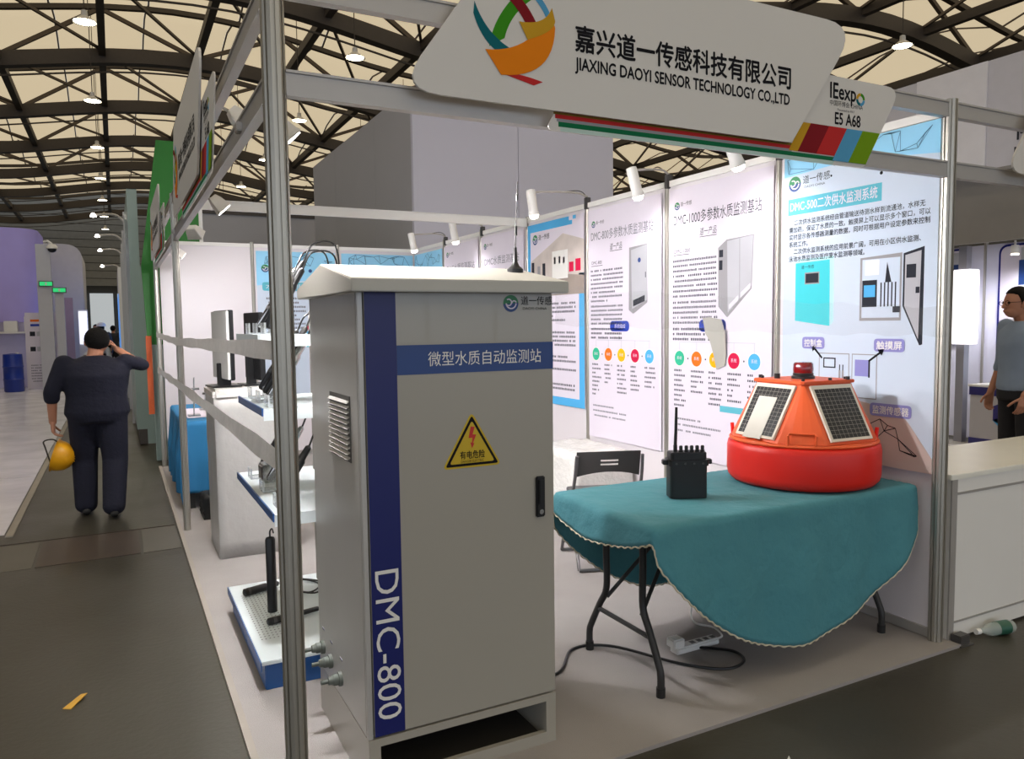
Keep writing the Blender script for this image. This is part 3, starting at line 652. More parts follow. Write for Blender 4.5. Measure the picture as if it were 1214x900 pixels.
def flood(label, y, tilt, x=.1, z=2.25, yaw=0., power=FLOOD_W):
    t = thing('flood_light', label, 'floodlight', (0, y, z), group='white flood lights on the left rail')
    MB().box(-.03, .03, -.03, .03, .0, .03).obj('clamp', RAIL, t, bevel=.004)
    MB().tube([(0, 0, .02), (.05, 0, .06), (x, 0, .03)], .009, 8).obj('arm', RAIL, t, 40)
    T = Matrix.Translation((x, 0, .02)) @ Matrix.Rotation(yaw, 4, 'Z') @ Matrix.Rotation(tilt, 4, 'Y')
    b = MB(); b.loft([[T @ Vector((sx * a, sy * c, z_)) for sx, sy in ((-1, -1), (1, -1), (1, 1), (-1, 1))] for a, c, z_ in ((.02, .034, .05), (.03, .045, .02), (.037, .055, -.03), (.041, .058, -.034), (.041, .058, -.044))])
    h = b.obj('lamp_head', LAMPW, t, bevel=.004)
    b = MB(); b.loft([[T @ Vector((sx * a, sy * c, z_)) for sx, sy in ((-1, -1), (1, -1), (1, 1), (-1, 1))] for a, c, z_ in ((.034, .05, -.0445), (.034, .05, -.048))]); b.obj('bulb', FLOODG, h)
    l = bpy.data.lights.new('flood_lamp', 'SPOT'); l.energy = power; l.color = (1, .97, .98); l.spot_size = math.radians(150); l.spot_blend = .7; l.shadow_soft_size = .06
    lo = bpy.data.objects.new('flood_lamp', l); COL.objects.link(lo); lo.parent = t; lo.matrix_local = T @ Matrix.Translation((0, 0, -.06))
flood('white flood light beside the front corner post', .55, -.75, .12, 2.2)
flood('white flood light high on the left rail under the long sign end', 1.5, -.75, .12, 2.47)
flood('white flood light in the middle of the left rail', 2.45, -.75, .13, 2.22)
flood('white flood light next to the rear left post', 3.85, -.95, .12, 2.22, .95, 130)
flood('far white flood light above the blue draped table', 5.6, -.85, .12, 2.22, .6, 80)
# ================================================================== CABINET
X0, X1, Y0, Y1, ZB, ZT = .25, .956, .11, .775, .185, 1.65
cab = thing('monitoring_cabinet', 'tall warm grey outdoor cabinet with navy stripe and gabled metal roof', 'cabinet')
b = MB(); t_ = .04         # plinth frame with open front
b.box(X0, X0 + t_, Y0, Y1, 0, ZB); b.box(X1 - t_, X1, Y0, Y1, 0, ZB); b.box(X0 + t_, X1 - t_, Y1 - t_, Y1, 0, ZB)
b.box(X0 + t_, X1 - t_, Y0, Y0 + .02, 0, .042); b.box(X0 + t_, X1 - t_, Y0, Y0 + .02, .158, ZB); b.box(X0 + t_, X1 - t_, Y0 + .02, Y1 - t_, 0, .012)
b.obj('plinth', CAB, cab)
MB().box(X0 + t_, X1 - t_, Y0 + .06, Y1 - t_, .012, .015).obj('plinth_floor', CABIN, cab)
body = MB().box(X0, X1, Y0 + .022, Y1, ZB, ZT).obj('body', CABS, cab, bevel=.004)
door = MB().box(X0 + .021, X1, Y0, Y0 + .02, ZB + .006, ZT - .003).obj('door', CAB, cab, bevel=.003)
MB().box(X0, X0 + .017, Y0 + .004, Y0 + .022, ZB, ZT).obj('hinge_strip', CABS, cab, bevel=.002)
DF = frame((0, Y0 - .0005, 0), (1, 0, 0), (0, 0, 1))
dp = bpy.data.objects.new('door_print', MB().box(.272, .375, ZB + .008, ZT - .005, 0, .0006).mesh('door_print', BLUE)); COL.objects.link(dp); dp.name = 'stripe'; dp.parent = cab; dp.matrix_local = DF
text('DMC-800', .115, WHITE, dp, .285, .745, 2, rot=-PI / 2, width=.50)
bd = bpy.data.objects.new('band', MB().box(.3755, .956, 1.376, 1.472, 0, .0006).mesh('band', BLUE2)); COL.objects.link(bd); bd.parent = cab; bd.matrix_local = DF
text('微型水质自动监测站', .052, WHITE, bd, .482, 1.405, 2, width=.425)
em = bpy.data.objects.new('badge', MB().box(.762, .764, 1.6, 1.602, 0, .0004).mesh('badge', CAB)); COL.objects.link(em); em.parent = cab; em.matrix_local = DF
logo(em, .79, 1.607, .029, 2)
ws = bpy.data.objects.new('warning_sticker', MB().prism(rpoly([(.525, 1.052), (.745, 1.052), (.635, 1.242)], .012), 0, .0006).mesh('warning_sticker', YEL)); COL.objects.link(ws); ws.parent = cab; ws.matrix_local = DF
tri = lambda s: rpoly([(.635 + (x - .635) * s, 1.116 + (y - 1.116) * s) for x, y in ((.525, 1.052), (.745, 1.052), (.635, 1.242))], .006)
flat('warning_border', tri(.9), INK, ws, 2); flat('warning_field', tri(.76), YEL, ws, 3)
flat('lightning_bolt', [(.63, 1.192), (.645, 1.19), (.637, 1.165), (.65, 1.163), (.638, 1.135), (.643, 1.134), (.634, 1.117), (.628, 1.138), (.634, 1.137), (.636, 1.153), (.622, 1.153)], RED, ws, 4)
text('有电危险', .029, INK, ws, .635, 1.085, 4, align='CENTER', width=.092, bold=.0007); text('DANGER ELECTRIC', .012, INK, ws, .635, 1.07, 4, align='CENTER', width=.085)
h = MB().box(.878, .914, Y0 - .012, Y0, .848, .995).obj('lock_handle', BLACK, cab, bevel=.004)
MB().box(.885, .907, Y0 - .019, Y0 - .012, .895, .985).obj('lever', BLACK, h, bevel=.003); MB().cyl((.896, Y0 - .012, .868), (.896, Y0 - .016, .868), .009, 16).obj('key_barrel', CHROME, h)
# gabled roof
ry = (Y0 + Y1) / 2; e0, e1 = Y0 - .055, Y1 + .055; xr0, xr1 = X0 - .033, X1 + .036; ze = 1.682; zr = 1.752
b = MB()
prof = [(e0, ZT - .008), (e0, ze), (ry, zr), (e1, ze), (e1, ZT - .008)]
b.loft([[(xr0, y, z) for y, z in prof], [(xr1, y, z) for y, z in prof]])
b.obj('roof', M('roof enamel', (176, 172, 160), .3, var=.02, coat=.2), cab, bevel=.003)
# louvre on the left side
lv = MB().box(X0 - .003, X0, .222, .482, 1.085, 1.305).obj('louvre', M('louvre backing', (84, 82, 78), .5), cab)
sl = MB(); sl.add([(X0 - .003, .228, .011), (X0 - .003, .476, .011), (X0 - .012, .476, .002), (X0 - .012, .228, .002), (X0 - .003, .228, .006), (X0 - .003, .476, .006)], [(0, 1, 2, 3), (3, 2, 5, 4), (0, 3, 4), (1, 5, 2), (0, 4, 5, 1)]); sl = sl.mesh('louvre_slat', CABS)
for k in range(12): link('louvre_slat', sl, lv, (0, 0, 1.092 + k * .017))
GL = M('grey green gland', (92, 98, 92), .5)
for y, z in ((.44, .26), (.58, .27), (.70, .28)):
    g = MB(); T = Matrix.Translation((X0, y, z)) @ Matrix.Rotation(-PI / 2, 4, 'Y')
    g.lathe([(.004, 0), (.026, 0), (.026, .012), (.02, .014), (.02, .03), (.016, .036), (.014, .048), (.008, .05), (.008, .075), (.002, .076)], 14, T); g = g.obj('cable_gland', GL, cab, 30)
    MB().box(X0 - .0015, X0, y - .02, y + .012, z + .07, z + .078).obj('gland_label', INKG, g)
ant = thing('whip_antenna', 'thin black whip antenna with magnetic foot on the cabinet roof', 'antenna', (.925, .33, 1.738))
MB().lathe([(.002, -.012), (.03, -.012), (.031, .004), (.016, .016), (.009, .03), (.006, .085), (.002, .086)], 16).obj('magnetic_foot', BLACK, ant, 40)
MB().tube([(0, 0, .085), (.004, 0, .16)], .0025, 6).obj('whip', BLACK, ant)
MB().tube([(.004, 0, .13), (.0045, 0, .165)], .0055, 8).obj('coil', BLACK, ant); MB().tube([(.004, 0, .16), (.01, 0, .28)], .002, 6).obj('whip', BLACK, ant)
MB().tube([(.01, 0, .26), (.0112, 0, .285)], .0045, 8).obj('coil', BLACK, ant); MB().tube([(.0112, 0, .28), (.013, 0, .33)], .0018, 6).obj('whip', BLACK, ant)

# ================================================================== TABLE WITH CLOTH
TX0, TX1, TY0, TY1, TZ = 1.39, 2.935, .095, .81, .742
tb = thing('folding_table', 'folding table with dark tubular legs under the turquoise cloth', 'table')
MB().box(TX0, TX1, TY0, TY1, TZ - .045, TZ).obj('tabletop', WHITE, tb, bevel=.006)
LEGM = M('dark grey leg paint', (52, 52, 52), .45, .3)
for x, sgn in ((1.5, 1), (2.86, -1)):
    f = MB()
    for ya, yb in ((.305, .185), (.575, .715)):
        lg_ = MB().tube(bez([(x, ya, TZ - .045), (x, ya, .5), (x, ya, .34), (x, ya * .62 + yb * .38, .25), (x, ya * .15 + yb * .85, .14), (x, yb, .09), (x, yb, .0)], 5), .0155, 10).obj('leg', LEGM, tb, 40)
        MB().cyl((x, yb, .0), (x, yb, .04), .019, 12).obj('foot_cap', BLACKM, lg_)
    MB().cyl((x, .26, .225), (x, .63, .225), .011, 8).obj('cross_bar', LEGM, tb); MB().cyl((x, .305, .69), (x, .575, .69), .011, 8).obj('cross_bar', LEGM, tb)
    MB().tube([(x, .315, .3), (x + sgn * .3, .43, .66)], .009, 8).obj('brace', LEGM, tb); MB().tube([(x, .57, .3), (x + sgn * .3, .45, .66)], .009, 8).obj('brace', LEGM, tb)
    MB().tube([(x + sgn * .3, .3, .67), (x + sgn * .3, .6, .67)], .009, 8).obj('brace', LEGM, tb)
def drape(x0, x1, y0, y1, zt, cx, cy, R, wob=.02, nA=260, nR=56, rf=.018, Rf=None, seed=1, freq=9):
    rnd = random.Random(seed); ph = [rnd.uniform(0, 6.28) for _ in range(5)]; V = []; F_ = []
    def P(x, y):
        qx = min(max(x, x0), x1); qy = min(max(y, y0), y1); ex, ey = x - qx, y - qy; d = math.hypot(ex, ey)
        if d < 1e-6:
            edge = min(x - x0, x1 - x, y - y0, y1 - y)
            return (x, y, zt + .0015 * math.sin(x * 17 + ph[0]) * math.sin(y * 21 + ph[1]) * min(1, edge * 20))
        nx, ny = ex / d, ey / d
        if d < rf * PI / 2: o = rf * math.sin(d / rf); z = -(rf - rf * math.cos(d / rf))
        else: o = rf; z = -(rf + d - rf * PI / 2)
        s = qx - qy + math.atan2(ny, nx) * .25; a = min(1, d / .35)
        o += wob * a * (.55 * math.sin(s * freq + ph[2]) + .45 * math.sin(s * freq * 2.1 + ph[3]) + .6) + .012 * a
        return (qx + nx * o, qy + ny * o, zt + z)
    V.append(P(cx, cy))
    for r in range(1, nR + 1):
        for a in range(nA):
            t = 2 * PI * a / nA; rr = R(t) * (r / nR)
            V.append(P(cx + rr * math.cos(t), cy + rr * math.sin(t)))
    for a in range(nA): F_.append((0, 1 + a, 1 + (a + 1) % nA))
    for r in range(nR - 1):
        for a in range(nA):
            i = 1 + r * nA; F_.append((i + a, i + nA + a, i + nA + (a + 1) % nA, i + (a + 1) % nA))
    return V, F_, [V[1 + (nR - 1) * nA + a] for a in range(nA)]
V, F_, hem = drape(TX0, TX1, TY0, TY1, TZ + .004, 2.19, .452, lambda t: .955 + .012 * math.sin(3 * t) + .006 * math.sin(7 * t + 1))
me = bpy.data.meshes.new('tablecloth'); me.from_pydata(V, [], F_); me.materials.append(TEAL); me.polygons.foreach_set('use_smooth', [True] * len(me.polygons))
cloth = link('tablecloth', me); tag(cloth, 'turquoise round cloth with cream crocheted edge hanging over the folding table', 'tablecloth')
md = cloth.modifiers.new('thickness', 'SOLIDIFY'); md.thickness = .0025; md.offset = 1
b = MB(); n = len(hem); H2 = []
for i in range(n * 2):
    p = Vector(hem[(i // 2) % n]).lerp(Vector(hem[(i // 2 + 1) % n]), .5 * (i % 2)); p.z += -.004 + .003 * (1 if i % 4 < 2 else -1); H2.append(p)
H2.append(H2[0]); b.tube(H2, .004, 5); b.obj('crochet_edge', LACE, cloth, 60)
tag(cloth.children[0], 'cream crocheted scalloped hem')

# ------------------------------------------------------------------ buoy
TZC = TZ + .0095
BX, BY = 2.571, .433
by = thing('solar_buoy', 'orange red round buoy with solar panels and red beacon on the turquoise cloth', 'buoy', (BX, BY, TZC), rz=math.radians(-138.3))
MB().lathe([(.05, 0), (.30, 0), (.335, .006), (.352, .025), (.358, .05), (.358, .168), (.353, .19), (.34, .203), (.05, .205)], 64).obj('float', BUOY, by, 50)
def ngon(hw, d, z):   # panel sides face at +-45, +-135 degrees, corners on the axes
    pts = []
    for k in range(4):
        a = PI / 4 + k * PI / 2; n_ = Vector((math.cos(a), math.sin(a))); t__ = Vector((-math.sin(a), math.cos(a)))
        pts += [n_ * d - t__ * hw, n_ * d + t__ * hw]
    return [(p.x, p.y, z) for p in pts]
def ngon_c(hw, d, z, R):      # same but corners swollen onto the flange circle
    pts = []
    base = ngon(hw, d, z)
    for k in range(4):
        p, q = base[2 * k], base[2 * k + 1]; pts += [p, q]; nx = base[(2 * k + 2) % 8]
        a0 = math.atan2(q[1], q[0]); a1 = math.atan2(nx[1], nx[0]); a1 += 2 * PI if a1 < a0 else 0
        for j in (1, 2, 3): a = a0 + (a1 - a0) * j / 4; rr = math.hypot(q[0], q[1]) + (R - math.hypot(q[0], q[1])) * 1.0; pts.append((rr * math.cos(a), rr * math.sin(a), z))
    return pts
def ngon_t(hw, d, z): 
    pts = []; base = ngon(hw, d, z)
    for k in range(4):
        p, q = Vector(base[2 * k]), Vector(base[2 * k + 1]); nx = Vector(base[(2 * k + 2) % 8]); pts += [p, q] + [q.lerp(nx, j / 4) for j in (1, 2, 3)]
    return pts
b = MB(); b.loft([ngon_c(.15, .302, .217, .337), ngon_t(.148, .155, .485)]); hs = b.obj('housing', BUOY2, by, bevel=.003)
MB().lathe([(.05, .203), (.345, .203), (.348, .209), (.342, .217), (.05, .219)], 64).obj('flange', BUOY2, by, 40)
MB().prism([(p[0], p[1]) for p in ngon_t(.158, .168, 0)], .484, .5).obj('top_plate', BUOY2, by, bevel=.003)
import math as _m
tilt = math.atan2(.302 - .155, .485 - .217)
for k in range(4):
    a = PI / 4 + k * PI / 2; n_ = Vector((math.cos(a), math.sin(a), 0)); u = Vector((-math.sin(a), math.cos(a), 0)); v = (-n_ * math.sin(tilt) + Vector((0, 0, 1)) * math.cos(tilt))
    c = n_ * (.302 + .155) / 2 + Vector((0, 0, (.217 + .485) / 2)); nn = u.cross(v)
    sp = bpy.data.objects.new('solar_panel', MB().box(-.128, .128, -.14, .14, 0.003, .014).mesh('solar_panel', M('panel frame', (214, 206, 190), .4))); COL.objects.link(sp); sp.parent = by
    sp.matrix_local = frame(c, u, v)
    MB().box(-.114, .114, -.127, .12, .014, .0146).obj('cell_sheet', CELL, sp)
    g = MB()
    for i in range(1, 9): x = -.114 + .228 * i / 9; g.box(x - .0006, x + .0006, -.127, .12, .0146, .015)
    for i in range(1, 12): y = -.127 + .247 * i / 12; g.box(-.114, .114, y - .0006, y + .0006, .0146, .0151)
    tag(g.obj('grid_lines', CELLL, sp), kind='stuff')
    if k == 3: card_M = frame(c, u, v)
MB().tube([(.335, -.06, .215), (.34, -.06, .26), (.322, -.055, .268), (.322, .055, .268), (.34, .06, .26), (.335, .06, .215)], .006, 6).obj('grab_handle', BUOY2, by, 40)
for s_ in (-1, 1):
    MB().tube([(0, s_ * .33, .215), (0, s_ * .335, .27)], .009, 8).obj('lifting_pin', BUOY, by); MB().tube([(.03 * s_, .2 * s_, .5), (.03 * s_, .2 * s_, .515)], .01, 8).obj('bolt', BLACK, by)
for x, y in ((.19, 0), (-.19, 0), (0, .19), (0, -.19), (.1, .12)): MB().cyl((x, y, .5), (x, y, .512), .008, 8).obj('bolt', BLACK, by)
MB().cyl((.02, -.12, .5), (.02, -.12, .525), .014, 10).obj('bolt', BLACK, by)
bc = MB().lathe([(.004, .5), (.055, .5), (.055, .512), (.048, .516), (.048, .528), (.004, .53)], 24).obj('beacon_base', BLACK, by, 40)
MB().lathe([(.004, .528), (.046, .528), (.048, .545), (.046, .572), (.04, .58), (.004, .582)], 24).obj('beacon_lens', M('ruby lens', (120, 14, 18), .15, coat=.5), by, 40)
wm = Matrix.Translation((BX, BY, TZC)) @ Matrix.Rotation(math.radians(-138.3), 4, 'Z') @ card_M
o = MB().box(-.07, .05, -.15, .07, .0158, .0172).obj('paper_card', M('pale card', (198, 194, 184), .6)); o.matrix_world = wm; tag(o, 'blank pale grey card covering part of the buoy\'s left solar panel', 'paper')

# ------------------------------------------------------------------ black data logger
dl = thing('data_logger', 'black plastic data logger with stub antenna and connectors on the turquoise cloth', 'data logger', (1.83, .42, TZC), rz=-.42)
DW, DD = .084, .045
MB().prism(rpoly(rect(-DW, -DD, DW, DD), .02), 0, .165).obj('body', BLACK, dl, 30, bevel=.002)
MB().prism(rpoly(rect(-DW - .006, -DD - .006, DW + .006, DD + .006), .022), .145, .172).obj('collar', BLACK, dl, 30, bevel=.002)
for s_ in (-1, 1): MB().prism(rpoly(rect(-.014, -.018, .014, .018), .008), .148, .17).obj('ear', BLACK, dl, 30, bevel=.003, loc=(s_ * (DW + .014), 0, 0))
MB().prism(rpoly(rect(-DW + .002, -DD + .002, DW - .002, DD - .002), .02), .172, .205).obj('lid', BLACK, dl, 30, bevel=.003)
for k in range(5):
    x = -.03 + k * .0245; c = MB().lathe([(.002, .203), (.0105, .203), (.0105, .212), (.008, .213), (.0085, .228), (.006, .233), (.002, .233)], 12).obj('connector', BLACK, dl, 30, loc=(x, -.012, 0))
a = MB().tube([(-.052, 0, .2), (-.052, 0, .235)], .009, 10).obj('antenna_base', BLACK, dl, 30); MB().tube([(-.052, 0, .235), (-.05, 0, .29), (-.0475, 0, .405)], [.0075, .0072, .006], 10).obj('stub_antenna', BLACK, dl, 30)
for k in range(4): MB().cyl((-.06 + k * .04, -DD - .006, .158), (-.06 + k * .04, -DD - .0085, .158), .005, 8).obj('screw', GREYP, dl)

# ------------------------------------------------------------------ folding chair
ch = thing('folding_chair', 'dark grey folding chair with slotted plastic back behind the table', 'chair', (2.3, 1.8, 0), rz=-.35)
b = MB(); N = 14                          # back panel, curved, with two slots
xs = [-.2 + .4 * i / N for i in range(N + 1)]
def bp_(x, z, off): return (x, -.2 + .03 * (x / .2) ** 2 + off - .25 * (z - .6), z)
rows_ = [(.625, .0), (.665, 0), (.678, 0), (.69, 0), (.703, 0), (.72, 0), (.755, 0)]
def zt_(x, z): return z - (.035 * (x / .2) ** 2 if z < .64 else 0) - (.006 * (x / .2) ** 2 if z > .74 else 0)
for off, flip in ((0, 0), (.014, 1)):
    V = [bp_(x, zt_(x, z), off) for z, _ in rows_ for x in xs]; F2 = []
    for r in range(len(rows_) - 1):
        for i in range(N):
            if r in (1, 3) and 5 <= i <= 8: continue
            F2.append((r * (N + 1) + i, r * (N + 1) + i + 1, (r + 1) * (N + 1) + i + 1, (r + 1) * (N + 1) + i))
    b.add(V, F2)
o = b.obj('backrest', GREYP, ch, 40)
TUBE = M('grey chair tube', (112, 110, 112), .35, .6)
for s_ in (-1, 1):
    MB().tube(bez([(s_ * .205, -.225, .73), (s_ * .21, -.19, .6), (s_ * .215, -.1, .44), (s_ * .215, .14, .16), (s_ * .21, .26, .012)], 6), .011, 8).obj('front_leg', TUBE, ch, 40)
    MB().tube(bez([(s_ * .19, .08, .42), (s_ * .19, -.06, .22), (s_ * .19, -.2, .012)], 6), .011, 8).obj('rear_leg', TUBE, ch, 40)
    MB().box(s_ * .205 - .016, s_ * .205 + .016, -.15, -.07, .44, .475).obj('hinge', TUBE, ch, bevel=.004)
MB().tube([(-.21, .26, .012), (.21, .26, .012)], .011, 8).obj('floor_bar', TUBE, ch); MB().tube([(-.19, -.2, .012), (.19, -.2, .012)], .011, 8).obj('floor_bar', TUBE, ch)
MB().prism(rpoly(rect(-.19, -.12, .19, .22), .04), .43, .452).obj('seat', GREYP, ch, 40, bevel=.004)

# ------------------------------------------------------------------ wrapped goods
def wrapped(name, label, x0, x1, y0, y1, h, mat, jit=.012, seed=0, n=9):
    r_ = random.Random(seed); b = MB(); bm = bmesh.new(); bmesh.ops.create_cube(bm, size=1)
    bmesh.ops.subdivide_edges(bm, edges=bm.edges, cuts=n, use_grid_fill=True)
    for v in bm.verts:
        e = sum(1 for c in v.co if abs(c) > .499)
        v.co = Vector(((x0 + x1) / 2 + v.co.x * (x1 - x0), (y0 + y1) / 2 + v.co.y * (y1 - y0), (v.co.z + .5) * h))
        if v.co.z > .01: v.co += Vector((r_.uniform(-1, 1), r_.uniform(-1, 1), r_.uniform(-1, 1))) * jit * (.5 if e > 1 else 1)
        if abs(v.co.z - h) < jit * 1.5 and e > 1: v.co.z -= jit
    me = bpy.data.meshes.new(name); bm.to_mesh(me); bm.free(); me.materials.append(mat); me.polygons.foreach_set('use_smooth', [True] * len(me.polygons))
    o = link(name, me); return tag(o, label, 'wrapped box')
tall = wrapped('wrapped_case', 'tall white case in stretch film under the monitors', .13, .62, 3.07, 3.62, 1.1, STRETCH, .006, 1)
MB().box(.12, .63, 3.06, 3.63, 1.06, 1.135).obj('bubble_wrap_top', WRAP, tall, 40, bevel=.02)
wrapped('wrapped_case', 'low bubble wrapped case behind the folding chair', 2.45, 2.95, 2.35, 3.05, .6, WRAP, .012, 2)

# monitors standing on the tall case
mo = thing('monitor', 'white backed flat monitor seen side on above the wrapped case', 'monitor', (.21, 3.28, 1.137), rz=.12)
MB().box(-.012, .004, -.21, .21, .055, .51).obj('back_cover', SCREENG, mo, bevel=.004); MB().box(.004, .032, -.215, .215, .05, .515).obj('screen_housing', BLACK, mo, bevel=.004)
MB().box(-.03, .05, -.03, .03, .006, .16).obj('stand_neck', BLACK, mo, bevel=.004); MB().box(-.09, .1, -.12, .12, 0, .01).obj('stand_foot', BLACK, mo, bevel=.003)
mo = thing('monitor', 'narrow black monitor edge right of the white backed one', 'monitor', (.43, 3.3, 1.137), rz=.12)
MB().box(-.018, .012, -.19, .19, .04, .5).obj('screen_housing', BLACK, mo, bevel=.004); MB().box(.012, .018, -.18, .18, .05, .49).obj('screen', CELL, mo); MB().box(-.06, .0, -.02, .02, .006, .2).obj('stand_neck', BLACK, mo, bevel=.004)
MB().box(-.1, .06, -.11, .11, 0, .01).obj('stand_foot', BLACK, mo, bevel=.003)

# ------------------------------------------------------------------ blue plinth with probes
bx = thing('display_plinth', 'low blue metal plinth with pale perforated top on the carpet', 'plinth')
MB().box(.075, .56, 1.03, 2.05, 0, .118).obj('box_body', LBLUE, bx, bevel=.004)
tp = MB().box(.058, .575, 1.005, 2.07, .118, .135).obj('top_plate', TRAYW, bx, bevel=.003)
MB().box(.054, .0585, 1.0, 2.072, .095, .134).obj('edge_trim', LBLUE, bx)
hl = MB()
for i in range(8):
    for j in range(22): hl.cyl((.1 + i * .018, 1.25 + j * .03, .1352), (.1 + i * .018, 1.25 + j * .03, .1358), .0035, 6)
tag(hl.obj('perforation', INKG, tp), kind='stuff')
PZ = .1365
pr = thing('sensor_probe', 'upright black cylinder probe standing on the blue plinth', 'probe', (.205, 1.58, PZ))
MB().lathe([(.004, 0), (.024, 0), (.024, .36), (.02, .37), (.004, .375)], 20).obj('housing', BLACK, pr, 40); MB().tube(bez([(0, 0, .37), (0, 0, .4), (.012, .01, .41), (.02, .02, .385)], 5), .004, 6).obj('cable_loop', BLACK, pr, 40)
def lying(label, a, b_, r, cable=None):
    t = thing('sensor_probe', label, 'probe', (a[0], a[1], a[2])); d = Vector(b_) - Vector(a)
    MB().tube([d * 0, d * .02, d * .62, d * .66, d * .95, d], [r * .7, r, r, r * .75, r * .7, r * .3], 14).obj('housing', BLACK, t, 40)
    MB().tube([d * .1, d * .16], r * 1.04, 14).obj('ring', GREYP, t)
    if cable: MB().tube(bez([Vector(p) - Vector(a) for p in cable], 8), .004, 6).obj('cable', BLACK, t, 40)
    return t
lying('black probe lying crosswise left of the upright probe on the blue plinth', (.11, 1.86, PZ + .021), (.3, 1.93, PZ + .021), .02)
lying('black probe lying nearest on the blue plinth with thin tip', (.15, 1.4, PZ + .018), (.41, 1.46, PZ + .018), .017)
o = MB().tube(bez([(.33, 1.9, PZ + .005), (.42, 1.75, PZ + .005), (.5, 1.85, PZ + .005), (.42, 1.98, PZ + .006), (.33, 1.85, PZ + .013), (.44, 1.7, PZ + .014), (.53, 1.83, PZ + .013), (.4, 1.95, PZ + .02), (.36, 1.78, PZ + .024), (.3, 1.85, PZ + .1), (.33, 1.95, PZ + .14)], 8), .0045, 6).obj('cable_coil', BLACK, None, 40); tag(o, 'coil of thin black cable on the blue plinth', 'cable')

# ------------------------------------------------------------------ tiered display rack
rk = thing('display_rack', 'white tiered display rack with three trays behind the cabinet', 'rack')
for y in (1.15, 1.95):
    MB().box(.51, .55, y - .02, y + .02, .1365, 1.62).obj('upright', RAIL, rk, bevel=.003)
TR = ((.755, 1.0, 2.06), (1.18, 1.18, 1.9), (1.5, 1.22, 1.88))
for z, ya, yb in TR:
    tr = MB().box(.13, .53, ya, yb, z - .006, z).obj('tray', TRAYW, rk, bevel=.002)
    MB().box(.124, .131, ya, yb, z - .03, z + .004).obj('front_lip', LBLUE if z < 1.4 else TRAYW, tr); MB().box(.13, .53, ya - .004, ya, z - .05, z).obj('end_lip', TRAYW, tr)
k = 0
def acryl(label, x, y, z, sx, sy, sz):
    t = thing('acrylic_stand', label, 'stand', (x, y, z), group='clear acrylic probe stands')
    MB().box(-sx, sx, -sy, sy, 0, .008).obj('base_plate', ACRYL, t); MB().box(-sx, -sx + .008, -sy, sy, .008, sz).obj('cheek', ACRYL, t); MB().box(sx - .008, sx, -sy, sy, .008, sz).obj('cheek', ACRYL, t)
NM = {0: 'lower', 1: 'middle', 2: 'top'}; PO = ['nearest', 'second', 'farthest']
for ti, (z, ya, yb) in enumerate(TR):
    for j in range(3):
        y = ya + (yb - ya) * (.14 + .34 * j)
        acryl('clear acrylic stand on the %s rack tray, %s along it' % (NM[ti], PO[j]), .2, y, z + .001, .04, .05, .055)
        s_ = (.55 + .1 * j) if ti != 1 else .6
        a = Vector((.19 + .02 * j, y + .06, z + .035)); L = (.3, .36, .34)[j] * (1.05 if ti else .85); dv = Vector((.5, -.12, .82)).normalized() * L
        t = thing('sensor_probe', 'slim %s probe leaning on the %s rack tray, %s along it' % ('black' if (j + ti) % 3 != 1 else 'steel', NM[ti], PO[j]), 'probe', a)
        mt = BLACK if (j + ti) % 3 != 1 else CHROME
        MB().tube([dv * 0, dv * .03, dv * .7, dv * .74, dv * .97, dv], [.016, .023, .023, .017, .014, .006], 12).obj('housing', mt, t, 40)
        MB().tube([dv * .28, dv * .34], .0245, 12).obj('ring', GREYP, t)
        MB().tube(bez([dv * .98, dv * 1.2 + Vector((.01, 0, .02)), dv * 1.3 + Vector((.1, .02, -.02)), dv * 1.1 + Vector((.16, .05, -.16)), dv + Vector((.14, .08, -.3))], 7), .0045, 6).obj('cable', BLACK, t, 40)
sb = thing('sensor_module', 'small brown and steel sensor module on the lower rack tray', 'module', (.27, 1.75, .757))
MB().box(-.07, .05, -.06, .06, .0, .09).obj('case', CHROME, sb, bevel=.004); MB().box(-.075, -.07, -.045, .045, .012, .078).obj('face', PLATE2, sb)
dsk = thing('cable_reel', 'black ring shaped cable bundle leaning on the lower rack tray', 'cable', (.41, 1.3, .757))
for i in range(4): MB().tube([(.02 * math.cos(a) + .012 * i, .12 * math.cos(a) * .5, .135 + .128 * math.sin(a)) for a in [2 * PI * q / 28 for q in range(29)]], .006, 6).obj('loop', BLACK, dsk, 40)
# ------------------------------------------------------------------ tapes wound around the posts
def tape_band(label, pts, wd, name='tape_band', mat=TAPE, cat='tape', sag=0., tw=0.):
    b = MB(); P_ = []
    for (a, c) in zip(pts[:-1], pts[1:]):
        for k in range(12): t = k / 12; p = Vector(a).lerp(Vector(c), t); p.z -= sag * 4 * t * (1 - t); P_.append(p)
    P_.append(Vector(pts[-1])); n = len(P_)
    V = [(p.x + s_ * tw * math.sin(i * .9), p.y, p.z + s_ * (wd / 2) * (1 + .12 * math.sin(i * 1.7))) for i, p in enumerate(P_) for s_ in (-1, 1)]
    b.add(V, [(2 * i, 2 * i + 1, 2 * i + 3, 2 * i + 2) for i in range(n - 1)])
    o = b.obj(name, mat); m_ = o.modifiers.new('thickness', 'SOLIDIFY'); m_.thickness = .001
    return tag(o, label, cat)
tape_band('upper silver barrier tape across the open left side', [(-.032, .0, 1.47), (-.026, 4.0, 1.437), (-.026, 7.05, 1.47)], .055)
tape_band('lower silver barrier tape across the open left side', [(-.034, .0, 1.16), (-.028, 4.0, 1.118), (-.028, 7.05, 1.08)], .062, tw=.004)
tape_band('clear stretch film strip between the cabinet and the right front post', [(.962, .1, 1.6), (2.0, .03, 1.55), (3.0, -.034, 1.52)], .13, 'film_strip', FILM, 'film')
